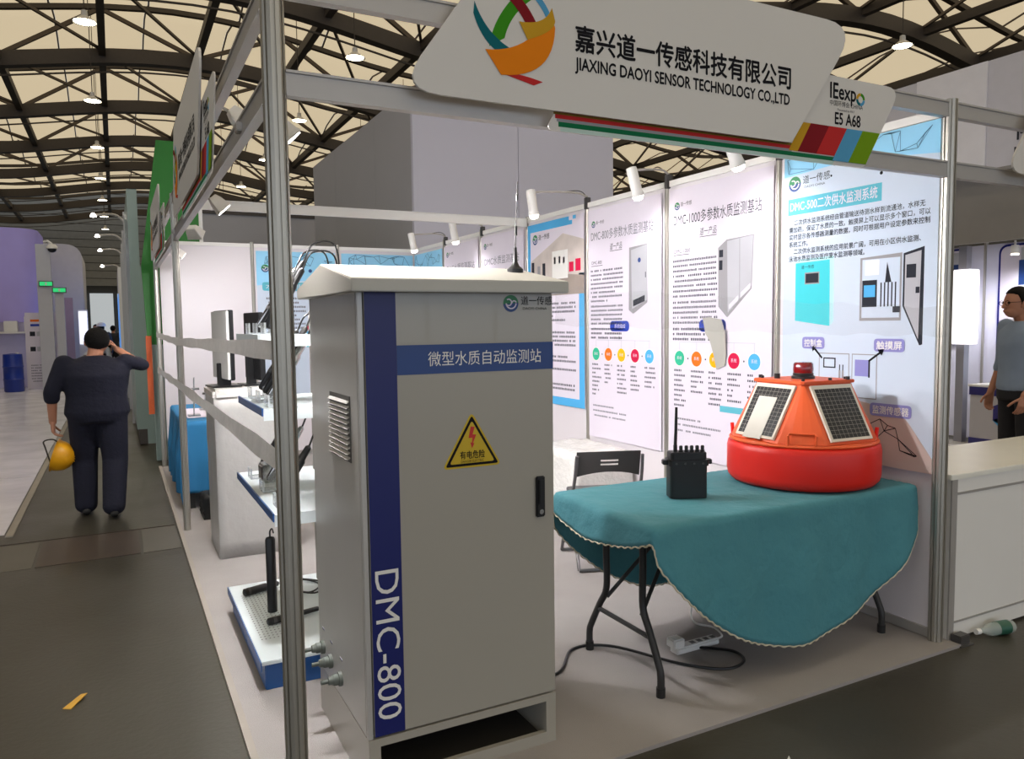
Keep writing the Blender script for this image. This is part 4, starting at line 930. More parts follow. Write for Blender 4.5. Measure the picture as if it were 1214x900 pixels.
# ------------------------------------------------------------------ cables and small things on the floor
o = MB().tube(bez([(.97, .55, .007), (1.23, .56, .007), (1.42, .74, .007), (1.6, .68, .007), (1.76, .38, .007), (1.9, .24, .007), (2.03, .26, .007), (2.06, .36, .007), (1.95, .46, .01), (1.86, .49, .028)], 8), .0065, 8).obj('power_cable', BLACK, None, 40); tag(o, 'black power cable looping over the carpet to the socket strip', 'cable')
ps = thing('socket_strip', 'white socket strip with plug on the carpet under the table', 'socket strip', (1.93, .485, 0), rz=.02)
MB().box(-.12, .14, -.028, .028, 0, .032).obj('casing', WHITE, ps, bevel=.006)
for k in range(4): MB().box(-.02 + k * .042, .006 + k * .042, -.013, .013, .032, .0326).obj('socket', GREYP, ps)
MB().box(-.14, -.075, -.03, .03, .033, .075).obj('plug', WHITE, ps, bevel=.006)
MB().tube(bez([(.14, 0, .015), (.2, .02, .012), (.24, .12, .01), (.2, .22, .012), (.26, .3, .06), (.33, .31, .16)], 7), .005, 6).obj('cord', WHITE, ps, 40)
bt = thing('water_bottle', 'clear plastic bottle with green label lying by the neighbouring counter', 'bottle', (3.23, -.065, Z0 + .034), rz=-.18)
Tb = Matrix.Rotation(PI / 2, 4, 'Y')
PET = M('clear bottle plastic', (226, 236, 232), .08, alpha=.35)
MB().lathe([(.011, .012), (.012, .03), (.03, .07), (.033, .1), (.033, .2), (.03, .212), (.004, .208)], 20, Tb).obj('shell', PET, bt, 40)
MB().lathe([(.003, -.012), (.0145, -.012), (.0145, .012), (.003, .013)], 16, Tb).obj('cap', WHITE, bt, 40); MB().lathe([(.0333, .115), (.0337, .115), (.0337, .185), (.0333, .185)], 20, Tb).obj('label_wrap', M('green bottle label', (28, 84, 66), .4), bt, 40)
def scrap(label, x, y, pts, mat, rz=0., z=Z0):
    b = MB(); n = len(pts); b.add([(p[0], p[1], p[2] + .003) for p in pts] + [(p[0], p[1], p[2]) for p in pts], [tuple(range(n)), tuple(range(n, 2 * n))[::-1]] + [(i, n + i, n + (i + 1) % n, (i + 1) % n) for i in range(n)])
    o = b.obj('paper_scrap', mat, None, loc=(x, y, z)); o.rotation_euler.z = rz; tag(o, label, 'paper')
scrap('torn yellow paper scrap on the aisle floor', -.64, 1.34, [(-.03, -.05, 0), (.005, -.06, 0), (.03, .05, .012), (.0, .06, .004)], WOOD, -.3)
scrap('small white paper scrap on the floor in front of the stand', 1.62, -.38, [(-.02, 0, 0), (0, -.008, 0), (.022, .0, .006), (0, .008, 0)], WHITE, .8)
ft = thing('corner_foot', 'grey metal floor bracket at the foot of the right front post', 'bracket', (3.085, -.07, Z0))
MB().box(-.03, .045, -.02, .03, 0, .05).obj('block', GREYP, ft, bevel=.004); MB().box(-.035, .06, -.03, .035, 0, .006).obj('base_plate', GREYP, ft)
# ================================================================== PEOPLE
def bake(o):
    dg = bpy.context.evaluated_depsgraph_get(); me = bpy.data.meshes.new_from_object(o.evaluated_get(dg)); old = o.data
    o.modifiers.clear(); o.data = me; bpy.data.meshes.remove(old)
    me.polygons.foreach_set('use_smooth', [True] * len(me.polygons))
def fuse(mb, name, mat, parent, voxel, smooth=6):
    me = bpy.data.meshes.new(name); me.from_pydata(mb.v, [], mb.f)
    bm = bmesh.new(); bm.from_mesh(me); bmesh.ops.recalc_face_normals(bm, faces=bm.faces); bm.to_mesh(me); bm.free()
    o = link(name, me, parent)
    r = o.modifiers.new('r', 'REMESH'); r.mode = 'VOXEL'; r.voxel_size = voxel
    if smooth: q = o.modifiers.new('s', 'SMOOTH'); q.iterations = smooth; q.factor = .5
    bake(o); o.data.materials.clear(); o.data.materials.append(mat); return o
def ell(c, rx, ry, n=20, ax=None):
    c = Vector(c); u, v = ax or (Vector((1, 0, 0)), Vector((0, 1, 0)))
    return [c + u * rx * math.cos(2 * PI * i / n) + v * ry * math.sin(2 * PI * i / n) for i in range(n)]
def hand(mb, wrist, dirv, side, palm, s, curl=.6):
    "palm and five fingers; side points to the thumb, palm is the inner normal"
    w_ = Vector(wrist); d = Vector(dirv).normalized(); sd = Vector(side); sd = (sd - d * sd.dot(d)).normalized(); pn = Vector(palm); pn = (pn - d * pn.dot(d) - sd * pn.dot(sd)).normalized()
    mb.loft([ell(w_ - d * .02 * s, .026 * s, .019 * s, 12, (sd, pn)), ell(w_ + d * .03 * s, .036 * s, .016 * s, 12, (sd, pn)), ell(w_ + d * .085 * s, .041 * s, .014 * s, 12, (sd, pn)), ell(w_ + d * .095 * s, .036 * s, .009 * s, 12, (sd, pn))])
    for k, L in enumerate((.072, .08, .075, .058)):
        p = w_ + d * .085 * s + sd * (.03 - .02 * k) * s; dd = d.copy(); r_ = .0092 * s
        for j, f in enumerate((.45, .32, .26)):
            dd = (dd * math.cos(curl * (.6 + .4 * j)) + pn * math.sin(curl * (.6 + .4 * j))).normalized(); q = p + dd * L * f * s; mb.capsule(p, q, r_, r_ * .92, 8); p = q; r_ *= .92
    p = w_ + d * .03 * s + sd * .03 * s; dd = (d * .65 + sd * .7 + pn * .3).normalized()
    for L in (.035, .032, .026):
        q = p + dd * L * s; mb.capsule(p, q, .0105 * s, .0098 * s, 8); p = q; dd = (dd + d * .25 + pn * .3 * curl).normalized()
def person(label, loc, rz, s, J, top, bottom, shoe, hair=True, voxel=.009, sleeve='long', skin=SKIN, torso_w=1., glasses=False, coverall=False, wide=1.):
    """J overrides joints of a 1.7 m standing figure that faces +y; s scales the whole"""
    D = dict(pelvis=(0, 0, .93), chest=(0, .0, 1.26), neck=(0, .0, 1.43), head=(0, .015, 1.585),
             l_sh=(-.185, 0, 1.4), l_el=(-.24, -.01, 1.12), l_wr=(-.25, .05, .87), r_sh=(.185, 0, 1.4), r_el=(.24, -.01, 1.12), r_wr=(.25, .05, .87),
             l_hip=(-.09, 0, .9), l_kn=(-.1, .01, .5), l_an=(-.1, -.02, .085), r_hip=(.09, 0, .9), r_kn=(.1, .01, .5), r_an=(.1, -.02, .085),
             l_hand=((0, .2, -1), (0, 1, 0), (1, 0, 0), .5), r_hand=((0, .2, -1), (0, 1, 0), (-1, 0, 0), .5))
    D.update(J); P = {k: (Vector(v) if not isinstance(v[0], tuple) else v) for k, v in D.items()}
    t = thing('person', label, 'person', loc, rz); t.scale = (s * wide, s * (1 + (wide - 1) * .7), s)
    def torso(mb, g):
        pe, chs, ne = P['pelvis'], P['chest'], P['neck']; w_ = torso_w
        up = (ne - pe).normalized(); f = Vector((0, 1, 0)); f = (f - up * f.dot(up)).normalized(); r_ = f.cross(up); ax = (r_, f)
        mb.loft([ell(pe - up * .09, .13 * w_ + g, .1 * w_ + g, 20, ax), ell(pe, .165 * w_ + g, .12 * w_ + g, 20, ax), ell(pe.lerp(chs, .45), .15 * w_ + g, .11 * w_ + g, 20, ax), ell(chs, .17 * w_ + g, .12 * w_ + g, 20, ax), ell(chs.lerp(ne, .55), .175 * w_ + g, .105 + g, 20, ax), ell(chs.lerp(ne, .85), .12 + g, .08 + g, 20, ax), ell(ne + up * .01, .06 + g, .06 + g, 20, ax)])
    def limb(mb, a, b_, c, r0, r1, r2, g):
        mb.capsule(P[a], P[b_], r0 + g, r1 + g); mb.capsule(P[b_], P[c], r1 + g, r2 + g)
    mb = MB(); torso(mb, 0)
    for q in 'lr':
        limb(mb, q + '_sh', q + '_el', q + '_wr', .05, .04, .026, 0); limb(mb, q + '_hip', q + '_kn', q + '_an', .08, .055, .04, 0)
        hd = P[q + '_hand']; hand(mb, P[q + '_wr'], hd[0], hd[1], hd[2], 1.0, hd[3])
        mb.capsule(P[q + '_an'] + Vector((0, -.03, -.04)), P[q + '_an'] + Vector((0, .14, -.045)), .035, .03)
    hd, ne = P['head'], P['neck']; up = (hd - ne).normalized()
    mb.capsule(ne - up * .03, hd - up * .05, .056, .052)
    mb.ball(hd, (.074, .093, .112), 18, 12); mb.ball(hd + Vector((0, .035, -.055)), (.055, .055, .058), 14, 8)
    mb.capsule(hd + Vector((0, .09, .0)), hd + Vector((0, .107, -.03)), .011, .014, 8)
    for e in (-1, 1): mb.ball(hd + Vector((e * .077, -.005, -.008)), (.012, .02, .032), 10, 8)
    mb.capsule(hd + Vector((-.022, .083, -.062)), hd + Vector((.022, .083, -.062)), .009, .009, 8)
    body = fuse(mb, 'body', skin, t, voxel * .62, 3)
    cm = MB()
    if coverall or top:
        torso(cm, .022)
        for q in 'lr':
            if sleeve == 'long': limb(cm, q + '_sh', q + '_el', q + '_wr', .058, .052, .036, .014)
            else:
                cm.capsule(P[q + '_sh'], P[q + '_el'], .064, .056)
                e, w2 = P[q + '_el'], P[q + '_wr']; cm.capsule(e, e.lerp(w2, .22), .056, .054)
        if coverall:
            for q in 'lr': limb(cm, q + '_hip', q + '_kn', q + '_an', .1, .078, .066, .012)
        fuse(cm, 'coverall' if coverall else 'shirt', top, t, voxel * 1.4, 5)
    if not coverall:
        cm = MB()
        pe = P['pelvis']; cm.loft([ell(pe + Vector((0, 0, z)), .165 * torso_w + .016, .12 * torso_w + .016) for z in (-.1, -.03, .05)])
        for q in 'lr': limb(cm, q + '_hip', q + '_kn', q + '_an', .094, .07, .056, .008)
        fuse(cm, 'trousers', bottom, t, voxel * 1.4, 5)
    for q in 'lr':
        a = P[q + '_an']; sm = MB(); sm.loft([ell(a + Vector((0, y, -.05 if y < .15 else -.058)), .034 + .01 * math.sin(y * 12), hgt, 12, (Vector((1, 0, 0)), Vector((0, 0, 1)))) for y, hgt in ((-.075, .02), (-.06, .034), (0, .035), (.08, .034), (.14, .028), (.175, .02))])
        sm.obj('shoe', shoe, t, 60)
    if hair:
        hm = MB(); hm.ball(hd + Vector((0, -.012, .022)), (.086, .1, .108), 20, 12); ho = hm.obj('hair', HAIR, t, 60)
        for v in ho.data.vertices:          # hairline: forehead and face left free
            p = v.co - hd
            if p.y > .03 and p.z < .055: v.co.y = hd.y + .03 - .3 * (.055 - p.z)
            if p.z < -.07: v.co.z = hd.z - .07 - .2 * max(0, -p.y)
    for e in (-1, 1):
        eo = MB().ball(hd + Vector((e * .03, .083, .002)), (.012, .009, .008), 10, 6).obj('eye', INK, t, 60)
    if glasses:
        g = MB()
        for e in (-1, 1): g.tube([hd + Vector((e * .032 + .024 * math.cos(a), .098, .0 + .018 * math.sin(a))) for a in [2 * PI * i / 16 for i in range(17)]], .002, 6); g.tube([hd + Vector((e * .056, .096, .004)), hd + Vector((e * .083, 0, .008))], .002, 6)
        g.obj('glasses', INK, t)
    return t
# worker walking up the aisle with a helmet in the left hand
person('worker in navy coveralls walking away with right hand raised to the head', (-.585, 5.0, Z0), .02, .925,
       dict(head=(.02, .05, 1.565), neck=(0, .02, 1.43), chest=(0, .0, 1.26), l_sh=(-.2, .0, 1.39), l_el=(-.285, -.03, 1.13), l_wr=(-.29, .03, .86), r_sh=(.2, .0, 1.39), r_el=(.31, .03, 1.34), r_wr=(.15, .14, 1.49),
            l_hand=((0, .05, -1), (0, 1, 0), (1, 0, 0), .8), r_hand=((-.5, .0, .8), (0, -1, .2), (-1, 0, 0), .35),
            l_kn=(-.1, .1, .5), l_an=(-.105, .03, .09), r_kn=(.1, -.01, .49), r_an=(.075, -.2, .1)), NAVY, NAVY, BLACKM, voxel=.009, sleeve='half', torso_w=1.2, coverall=True, wide=1.22)
hm = thing('safety_helmet', 'yellow safety helmet hanging from the walking worker\'s left hand', 'helmet', (-.905, 5.06, .5), rz=.4); hm.rotation_euler = (.5, 1.9, .4)
b = MB(); b.lathe([(.14, -.01), (.128, .0), (.124, .04), (.105, .09), (.07, .125), (.02, .138), (.001, .139)], 28); sh = b.obj('shell', HELMY, hm, 50)
for k in range(3): MB().tube(bez([(-.02 + .02 * k, -.1, .09), (-.02 + .02 * k, 0, .142), (-.02 + .02 * k, .1, .09)], 5), .006, 6).obj('ridge', HELMY, sh, 50)
MB().prism([(.13 * math.cos(a), .12 + .06 * math.sin(a)) for a in [PI * i / 12 for i in range(13)]], -.012, -.006).obj('brim', HELMY, hm)
MB().lathe([(.11, -.005), (.115, .03), (.1, .06), (.1, .03)], 24).obj('harness', BLACKM, hm, 40); MB().tube(bez([(-.1, 0, 0), (-.12, .02, -.06), (-.09, .03, -.12), (-.04, .0, -.09), (.09, 0, -.01)], 6), .006, 6).obj('chin_strap', BLACKM, hm, 40)
WSH = M('pale grey shirt', (186, 188, 196), .9, var=.06); DTR = M('dark trousers', (30, 30, 36), .9); BSH = M('dark red shirt', (92, 34, 40), .9); GSH = M('charcoal shirt', (58, 58, 64), .9)
person('person in pale grey shirt bending forward beside the notice board', (-1.0, 19.0, Z0), -.9, .98,
       dict(pelvis=(0, 0, .9), chest=(0, .26, 1.08), neck=(0, .4, 1.1), head=(0, .52, 1.1), l_sh=(-.17, .36, 1.08), r_sh=(.17, .36, 1.08), l_el=(-.2, .4, .82), r_el=(.2, .4, .82), l_wr=(-.18, .5, .58), r_wr=(.18, .5, .58)), WSH, DTR, BLACKM, voxel=.014, sleeve='half')
fp = person('person in dark clothes and white helmet far down the aisle', (-.8, 24.0, Z0), .1, 1.0, {}, GSH, DTR, BLACKM, voxel=.014, hair=True)
h = thing('safety_helmet', 'white safety helmet on the head of the far person', 'helmet', (-.8, 24.0, 1.62)); MB().lathe([(.15, 0), (.13, .01), (.12, .06), (.08, .11), (.002, .13)], 20).obj('shell', WHITE, h, 50); MB().prism([(.12 * math.cos(a), .1 + .07 * math.sin(a)) for a in [PI * i / 10 for i in range(11)]], 0, .008).obj('brim', WHITE, h)
person('person in dark red shirt far down the aisle left of the helmet wearer', (-.98, 26.0, Z0), 2.6, 1.0, {}, BSH, DTR, BLACKM, voxel=.014)
person('small dark figure in the far aisle beside the blue booth', (-.5, 27.5, Z0), -.4, .98, dict(l_el=(-.25, .12, 1.15), l_wr=(-.1, .3, 1.25), r_el=(.25, .12, 1.15), r_wr=(.1, .3, 1.25)), GSH, DTR, BLACKM, voxel=.014)
person('small pale shirted figure in the far aisle', (-.15, 31.0, Z0), .5, .98, {}, WSH, DTR, BLACKM, voxel=.014)
# man beyond the neighbouring counter, only partly inside the frame
person('man with glasses and grey blue shirt at the right edge', (6.13, 1.375, -.003), 1.15, 1.05, dict(head=(0, .06, 1.58), l_el=(-.25, -.04, 1.12), l_wr=(-.2, .12, .88), r_el=(.25, -.03, 1.12), r_wr=(.26, .06, .87)), DENIM, DTR, BLACKM, voxel=.009, sleeve='half', glasses=True, torso_w=1.08)

# ================================================================== NEIGHBOURING BOOTH ON THE RIGHT
ct = thing('reception_counter', 'long white panel counter of the neighbouring booth', 'counter')
MB().box(3.05, 5.9, -.03, .012, 0.0, .775).obj('front_panel', WHITE, ct)
MB().box(3.04, 5.92, -.035, .5, .775, .8).obj('countertop', M('cream counter top', (232, 230, 220), .3), ct, bevel=.003)
for z0, z1 in ((.70, .712), (.075, .085)): MB().box(3.06, 5.89, -.033, -.03, z0, z1).obj('trim_line', RAIL, ct)
MB().box(3.045, 3.085, -.036, -.028, 0, .775).obj('corner_strip', RAIL, ct)
MB().box(5.86, 5.9, .012, .48, 0, .775).obj('side_panel', WHITE, ct)
# booth facing us across the next aisle
XW = 9.3
nw = struct('wall_exhibit'); 
for k in range(6): MB().box(XW, XW + .05, .6 + k * 1.0, 1.59 + k * 1.0, 0, 2.45).obj('wall_panel', M('lavender white panel', (222, 222, 240), .45), nw)
for k in range(7): MB().box(XW - .02, XW + .03, .585 + k * 1.0, .61 + k * 1.0, 0, 2.5).obj('mullion', RAIL, nw)
hd_ = thing('header_beam', 'broad beige header panel over the booth beyond the counter', 'beam')
for z0, z1 in ((2.43, 2.72), (2.73, 3.0), (3.01, 3.25)): MB().box(XW - .55 + (z0 - 2.43) * .3, XW - .5 + (z0 - 2.43) * .3, .3, 7.0, z0, z1).obj('board', M('beige header', (142, 138, 134), .5), hd_)
MB().box(XW - .5, XW + .1, .3, 7.0, 3.25, 3.29).obj('top_board', M('beige header', (142, 138, 134), .5), hd_)
def xw_poster(label, y, wd, z0, z1, seed):
    t = thing('poster', label, 'poster', M4=frame((XW - .024, y, 0), (0, -1, 0), (0, 0, 1)))
    MB().prism(rpoly(rect(0, z0, wd, z1), .12), 0, .004).obj('border', M('poster navy border', (36, 40, 120), .4), t)
    MB().prism(rpoly(rect(.025, z0 + .025, wd - .025, z1 - .025), .1), .0042, .006).obj('sheet', PAPER, t)
    flat('colour_field', rpoly([(.03, z0 + .03), (wd - .03, z0 + .03), (wd - .03, z0 + .5), (.3, z0 + .5), (.03, z0 + .62)], .06), PBLU, t, 11)
    for i in range(3): flat('picture_device', rect(.24 + i * .26, z1 - .5, .36 + i * .26, z1 - .2), LG_B, t, 11); flat('picture_cap', rect(.26 + i * .26, z1 - .2, .34 + i * .26, z1 - .05), PGREY, t, 11)
    greek(.2, z1 - .65, .8, 10, .045, PDARK, t, 11, seed=seed, cw=.03, ch=.025)
    flat('picture_device', rect(.35, z0 + .2, .65, z0 + .45), PDARK, t, 12)
    return t
xw_poster('navy framed instrument poster beyond the counter at the right edge', 3.42, 1.0, .85, 2.43, 2)
xw_poster('navy framed poster left of the glowing column beyond the counter', 4.78, 1.0, 1.2, 2.43, 4)
lb = thing('light_box', 'glowing white light box on a grey pole beyond the counter', 'light box', (8.95, 3.62, -.003))
MB().box(-.05, .05, -.03, .07, 0, 1.22).obj('pole', M('pole grey', (150, 150, 160), .5), lb); MB().box(-.1, .1, -.11, .11, 1.22, 2.14).obj('diffuser', BOXG, lb, bevel=.01); MB().box(-.05, .05, -.03, .07, 2.14, 2.43).obj('pole', M('pole grey', (150, 150, 160), .5), lb)
NVY = M('navy counter trim', (44, 40, 110), .4)
cc = thing('info_counter', 'grey counter with navy trim and hexagonal emblem beyond the reception counter', 'counter', M4=frame((8.75, 3.4, -.003), (0, -1, 0), (0, 0, 1)))
MB().box(0, 1.5, 0, .62, -.45, 0).obj('body', M('warm grey counter', (178, 174, 176), .5), cc); MB().box(-.01, 1.51, .62, .72, -.46, .01).obj('top_trim', NVY, cc); MB().box(-.02, 1.52, .72, .745, -.47, .02).obj('countertop', WHITE, cc); MB().box(-.005, 1.505, 0, .1, -.455, .006).obj('bottom_trim', NVY, cc)
zl = 14
for pts, mt in (([(.28, .5), (.34, .53), (.34, .3), (.28, .33)], NVY), ([(.34, .43), (.44, .48), (.44, .4), (.34, .35)], NVY), ([(.44, .56), (.5, .53), (.5, .4), (.44, .43)], NVY), ([(.28, .33), (.4, .22), (.52, .3), (.52, .36), (.4, .3), (.32, .36)], PBLU)): flat('emblem', pts, mt, cc, zl, ht=.0006, th=.003)
# white wall with stripes and lettering above
bw = thing('banner_wall', 'tall white striped wall with black lettering above the beige header', 'banner', M4=frame((9.9, 8.0, 0), (0, -1, 0), (0, 0, 1)))
for k in range(8): MB().box(k * 1.0, k * 1.0 + .995, 3.2, 4.9, -.05, .0 + .02 * (k % 2)).obj('panel', M('white banner', (232, 230, 236), .5) if k % 2 else M('grey banner stripe', (206, 204, 212), .5), bw)
text('阡', .3, PDARK, bw, 4.38, 3.82, 50, bold=.006); text('N', .22, PDARK, bw, 4.36, 3.56, 50, bold=.004)

# ================================================================== FURTHER BOOTHS
# big grey fabric box behind the stand
gb = thing('fabric_box', 'huge grey fabric covered booth box rising behind the back wall', 'booth')
GX0, GX1, GY0, GY1 = 3.73, 7.43, 9.0, 15.5
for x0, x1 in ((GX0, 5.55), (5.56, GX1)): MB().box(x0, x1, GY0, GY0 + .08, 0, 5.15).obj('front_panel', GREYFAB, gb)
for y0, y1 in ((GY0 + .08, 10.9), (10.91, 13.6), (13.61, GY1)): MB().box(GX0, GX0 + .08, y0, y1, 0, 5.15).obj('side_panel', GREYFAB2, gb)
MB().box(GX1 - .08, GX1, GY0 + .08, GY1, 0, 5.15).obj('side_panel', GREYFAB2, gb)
gs = thing('partition', 'low dark grey partition seen left of the fabric box over the back wall', 'partition'); MB().box(.8, 5.2, 16, 16.1, 0, 4.05).obj('panel', GREYFAB2, gs); MB().box(.75, 5.25, 15.97, 16.13, 4.05, 4.16).obj('cap_rail', STEEL, gs); MB().box(.8, .86, 16.1, 17, 0, 4.05).obj('side_panel', GREYFAB2, gs)
# green board and grey green booth side along the aisle
gr = thing('green_board', 'tall bright green board just behind the stand', 'board'); MB().prism([(-.08, 1.35), (.5, 1.35), (.53, 3.68), (.08, 3.68), (-.13, 2.25), (-.1, 1.4)], 7.5, 7.58, Matrix(((1, 0, 0, 0), (0, 0, 1, 0), (0, 1, 0, 0), (0, 0, 0, 1)))).obj('panel', GREEN, gr)
MB().box(.5, .54, 7.47, 7.6, 0, 3.66).obj('edge_post', WHITE, gr); MB().box(-.06, .5, 7.5, 7.58, 0, 1.35).obj('lower_panel', TEALW, gr); MB().box(-.12, -.06, 7.46, 7.5, .55, 1.45).obj('orange_strip', M('orange strip', (214, 96, 44), .6, var=.2, scale=8), gr)
tw = thing('exhibition_booth', 'grey green panelled booth side along the aisle beyond the green board', 'booth')
for k in range(4): MB().box(-.22 + .01 * k, -.1, 9.0 + k * 2.6, 11.56 + k * 2.6, .2, 3.35).obj('panel', TEALW, tw); MB().box(-.24, -.1, 11.56 + k * 2.6, 11.6 + k * 2.6, 0, 3.4).obj('post', RAIL, tw)
MB().box(-.2, -.1, 9.0, 19.4, 0, .2).obj('skirting', STEEL, tw); MB().box(-.1, 3.0, 9.0, 9.06, 0, 2.35).obj('end_panel', TEALW, tw)
bl = thing('exhibition_booth', 'far booth with blue screen down the aisle', 'booth'); MB().box(-.3, -.1, 21, 27, 0, 3.2).obj('panel', WHITE, bl); MB().box(-.32, -.3, 21.5, 26, .6, 2.5).obj('screen', glow('blue screen', (90, 150, 230), .7), bl); MB().box(-.1, 2, 20.95, 21, 0, 3.2).obj('end_panel', WHITE, bl)
for k in range(4):
    l_ = thing('arm_spotlight', 'white arm lamp jutting over the far aisle, %s of four' % ['nearest', 'second', 'third', 'farthest'][k], 'spotlight', (-.3, 12.5 + k * 3.2, 3.35 if k < 3 else 3.2)); MB().tube(bez([(.1, 0, 0), (-.05, 0, .12), (-.35, 0, .1)], 5), .02, 6).obj('arm', RAIL, l_, 40); MB().lathe([(.012, .05), (.03, .04), (.05, -.01), (.012, -.02)], 14, Matrix.Translation((-.37, 0, .08))).obj('lamp_head', SPOTG, l_, 40)
# blue draped table inside the stand at the back
V, F_, hem = drape(.06, .62, 4.7, 6.3, .75, .34, 5.5, lambda t: 1 / max(abs(math.cos(t)) / .92, abs(math.sin(t)) / 1.42), wob=.03, nA=200, nR=50, seed=4, freq=11)
V = [(x, y, max(z, .02)) for x, y, z in V]
me = bpy.data.meshes.new('tablecloth'); me.from_pydata(V, [], F_); me.materials.append(BCLOTH); me.polygons.foreach_set('use_smooth', [True] * len(me.polygons))
bc_ = link('tablecloth', me); tag(bc_, 'blue cloth draped to the floor over the far table', 'tablecloth'); bc_.modifiers.new('t', 'SOLIDIFY').thickness = .003
ft_ = thing('side_table', 'far table hidden under the blue cloth', 'table'); MB().box(.065, .615, 4.705, 6.295, .7, .745).obj('tabletop', WHITE, ft_)
for x in (.1, .58):
    for y in (4.75, 6.25): MB().box(x - .02, x + .02, y - .02, y + .02, 0, .7).obj('leg', LEGM, ft_)
o = MB().box(.1, .58, 4.9, 5.7, .7565, .762).obj('white_sheet', PAPER); tag(o, 'white sheet lying on the blue draped table', 'paper')
for i, (x, y, hgt) in enumerate(((.16, 5.0, .34), (.3, 5.5, .22))):
    s_ = thing('sample_stand', ['thin steel rod stand', 'short steel rod stand'][i] + ' on the blue draped table', 'stand', (x, y, .763)); MB().box(-.05, .05, -.05, .05, 0, .012).obj('base_plate', CHROME, s_); MB().cyl((0, 0, .012), (.01, 0, hgt), .006, 8).obj('rod', CHROME, s_); MB().cyl((-.02, 0, hgt * .7), (.05, 0, hgt * .7), .01, 8).obj('clamp', GREYP, s_)
bag = wrapped('black_bag', 'black bag on the carpet by the blue draped table', .14, .42, 4.25, 4.5, .2, BLACKM, .02, 6, 6); bag['category'] = 'bag'
# left side of the aisle
pv = thing('violet_tower', 'violet rounded fabric tower at the far left', 'tower'); MB().prism(rpoly(rect(-5.5, 22, -2.2, 25), [0, .7, .7, 0]), 1.75, 4.25).obj('fabric_skin', PURPLE, pv, 40)
for x in (-5.2, -3.0): MB().box(x - .1, x + .1, 23.3, 23.5, 0, 1.75).obj('leg', WHITE, pv)
MB().box(-5.5, -2.2, 22.05, 22.15, 0, 1.75).obj('lower_wall', M('lilac panel', (196, 190, 222), .5), pv)
sf = MB().box(-4.6, -2.25, 21.6, 22.04, 1.45, 1.5).obj('shelf', WHITE, pv)
for k in range(5): o = MB().box(-4.4 + k * .46, -4.1 + k * .46, 21.7, 21.95, 1.502, 1.9 - .12 * (k % 2)).obj('carton', WHITE, None, bevel=.01); tag(o, 'white carton on the shelf below the violet tower, %s from the left' % ['first', 'second', 'third', 'fourth', 'fifth'][k], 'carton', 'cartons under the violet tower')
gp = thing('grey_banner', 'big pale grey rounded fabric wall beyond the violet tower', 'banner'); MB().prism(rpoly([(-3.2, 0), (-1.3, 0), (-1.25, 4.2), (-3.2, 4.2)], [0, 0, .5, .1]), 25.5, 28.5, Matrix(((1, 0, 0, 0), (0, 0, 1, 0), (0, 1, 0, 0), (0, 0, 0, 1)))).obj('fabric_skin', M('pale grey fabric', (206, 204, 206), .7), gp, 40)
cl = thing('column', 'slim grey column carrying a dome camera and exit signs', 'column', (-2.0, 21.0, Z0)); MB().box(-.16, .16, -.1, .1, 0, 3.75).obj('shaft', M('column grey', (186, 186, 194), .5), cl); MB().box(.22, .42, -.08, .08, 0, 2.6).obj('box_duct', M('column grey', (186, 186, 194), .5), cl)
cv = thing('dome_camera', 'white dome security camera on the slim grey column', 'camera', (-1.78, 20.85, 3.62)); MB().lathe([(.02, .12), (.08, .11), (.13, .05), (.13, 0), (.02, -.01)], 18).obj('housing', WHITE, cv, 40); MB().ball((0, 0, -.02), (.1, .1, .08), 14, 8).obj('dome', CELL, cv, 60); MB().tube([(0, 0, .12), (-.1, .03, .2), (-.18, .1, .18)], .03, 8).obj('arm', WHITE, cv, 40)
EXG = glow('exit sign green', (40, 190, 110), .9)
for i, (x, z) in enumerate(((-1.96, 2.72), (-1.67, 2.56))):
    e = thing('exit_sign', ['left', 'right'][i] + ' green glowing exit sign on the grey column', 'sign', (x, 20.86, z)); MB().box(-.16, .16, -.02, .02, -.07, .07).obj('case', STEEL, e); MB().box(-.14, .14, -.026, -.0205, -.05, .05).obj('face', EXG, e); MB().box(-.02, .02, -.03, -.0265, -.035, .035).obj('running_mark', WHITE, e); MB().box(-.03, .03, .02, .06, -.03, .03).obj('bracket', STEEL, e)
nbd = thing('notice_board', 'white leaning notice board with small pictures beside the aisle', 'board', M4=Matrix.Translation((-2.52, 21.2, Z0)) @ Matrix.Rotation(-.12, 4, 'X'))
fm = frame((0, 0, 0), (1, 0, 0), (0, 0, 1))
bdp = bpy.data.objects.new('board_sheet', MB().box(0, .78, .02, 2.02, -.02, 0).mesh('board_sheet', PAPER)); COL.objects.link(bdp); bdp.parent = nbd; bdp.matrix_local = fm
flat('title', rect(.12, 1.78, .66, 1.84), DOTS[1], bdp, 2); flat('title_bar', rect(.12, 1.66, .5, 1.72), PILL, bdp, 2)
for i in range(8): x = .1 + (i % 4) * .15; y = 1.4 - (i // 4) * .4; flat('picture', rect(x, y, x + .12, y + .12), (PDARK, PGREY, LG_B, PGREY2)[i % 4], bdp, 2)
greek(.1, .62, .68, 7, .07, INKG, bdp, 3, seed=11, cw=.03, ch=.03)
for x in (.05, .73): MB().box(x - .015, x + .015, .005, .05, 0, .9).obj('prop', RAIL, nbd)
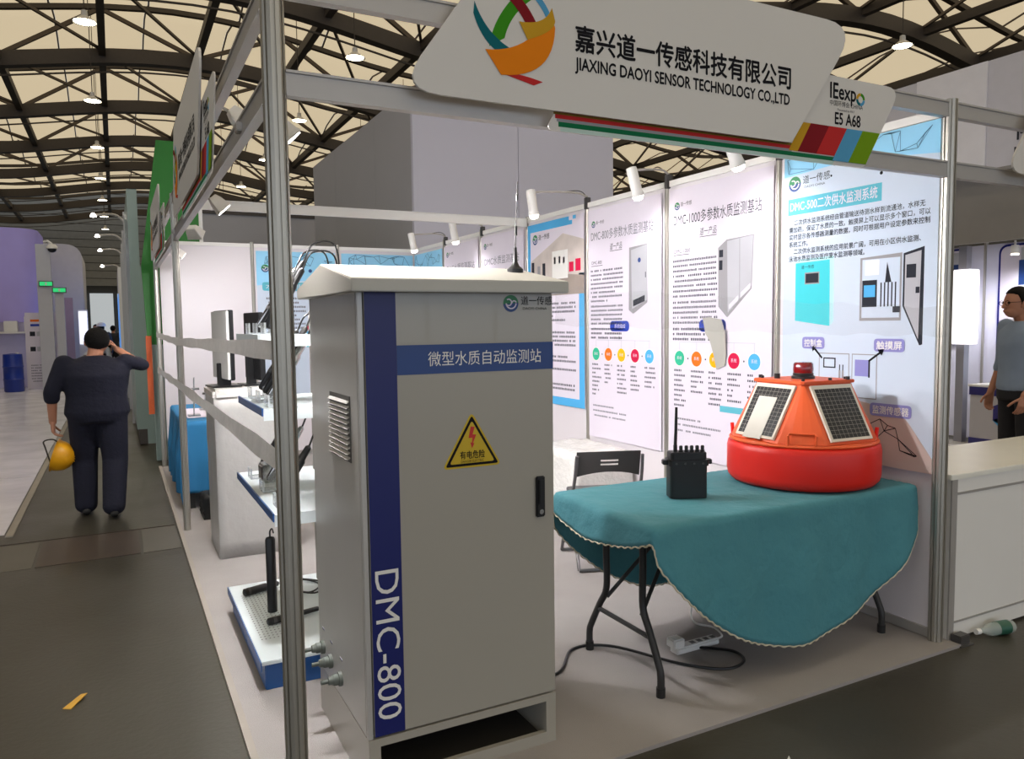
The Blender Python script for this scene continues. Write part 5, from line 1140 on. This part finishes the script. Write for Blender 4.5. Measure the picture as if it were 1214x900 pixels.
# near-left edge booth pieces
o = thing('display_cabinet', 'white display panel with small pictures at the left edge', 'panel', M4=frame((-4.4, 19.2, Z0), (1, 0, 0), (0, 0, 1))); MB().box(0, 1.35, .6, 2.75, -.05, 0).obj('sheet', WHITE, o); MB().box(.0, 1.35, 0, .6, -.5, 0).obj('cabinet_base', M('warm cabinet', (190, 184, 176), .5), o)
for i in range(3): flat('picture', rect(.95, 1.2 + i * .4, 1.2, 1.45 + i * .4), (LG_B, PDARK, TEALBAR)[i], o, 2)
bb_ = thing('blue_drum', 'deep blue plastic drum beside the notice board', 'drum', (-2.75, 20.6, Z0)); MB().lathe([(.05, 0), (.2, 0), (.22, .03), (.22, .3), (.235, .32), (.22, .34), (.22, .62), (.235, .64), (.22, .66), (.21, .95), (.05, .97)], 24).obj('shell', M('deep blue plastic', (24, 52, 150), .35), bb_, 40); MB().cyl((.1, 0, .96), (.1, 0, .99), .04, 12).obj('bung', WHITE, bb_)
pk = thing('pink_banner', 'narrow pinkish banner before the pale grey fabric wall', 'banner', (-1.62, 24.2, Z0)); MB().box(-.18, .1, -.02, .02, 0, 2.5).obj('sheet', M('dusty pink', (176, 150, 158), .6), pk); MB().box(-.2, .12, -.08, .08, 0, .04).obj('foot', STEEL, pk)
lw = thing('lit_panel', 'small bright lit panel at the corner of the pale grey wall', 'panel', (-1.28, 24.6, Z0)); MB().box(-.12, .1, -.02, .02, 1.1, 2.1).obj('face', glow('lit panel white', (230, 232, 250), 1.2), lw); MB().box(-.14, .12, .02, .08, 0, 2.15).obj('casing', WHITE, lw)

for i, y in enumerate((1.8, 3.0, 4.4)):
    l_ = thing('track_spotlight', 'white track spotlight under the beige header, %s from the right' % ['first', 'second', 'third'][i], 'spotlight', (8.86, y, 2.43), group='track spotlights under the beige header')
    MB().cyl((0, 0, -.05), (0, 0, 0), .012, 8).obj('stem', WHITE, l_); MB().lathe([(.01, .0), (.04, -.005), (.045, -.1), (.01, -.11)], 14, Matrix.Translation((0, 0, -.05))).obj('lamp_head', WHITE, l_, 40)
    MB().lathe([(.004, -.161), (.04, -.162), (.04, -.166), (.004, -.168)], 14).obj('bulb', SPOTG, l_)
    lt = bpy.data.lights.new('track_lamp', 'SPOT'); lt.energy = 60; lt.color = (.96, .96, 1); lt.spot_size = math.radians(160); lt.spot_blend = .8; lt.shadow_soft_size = .05
    lo = bpy.data.objects.new('track_lamp', lt); COL.objects.link(lo); lo.parent = l_; lo.location = (0, 0, -.18)
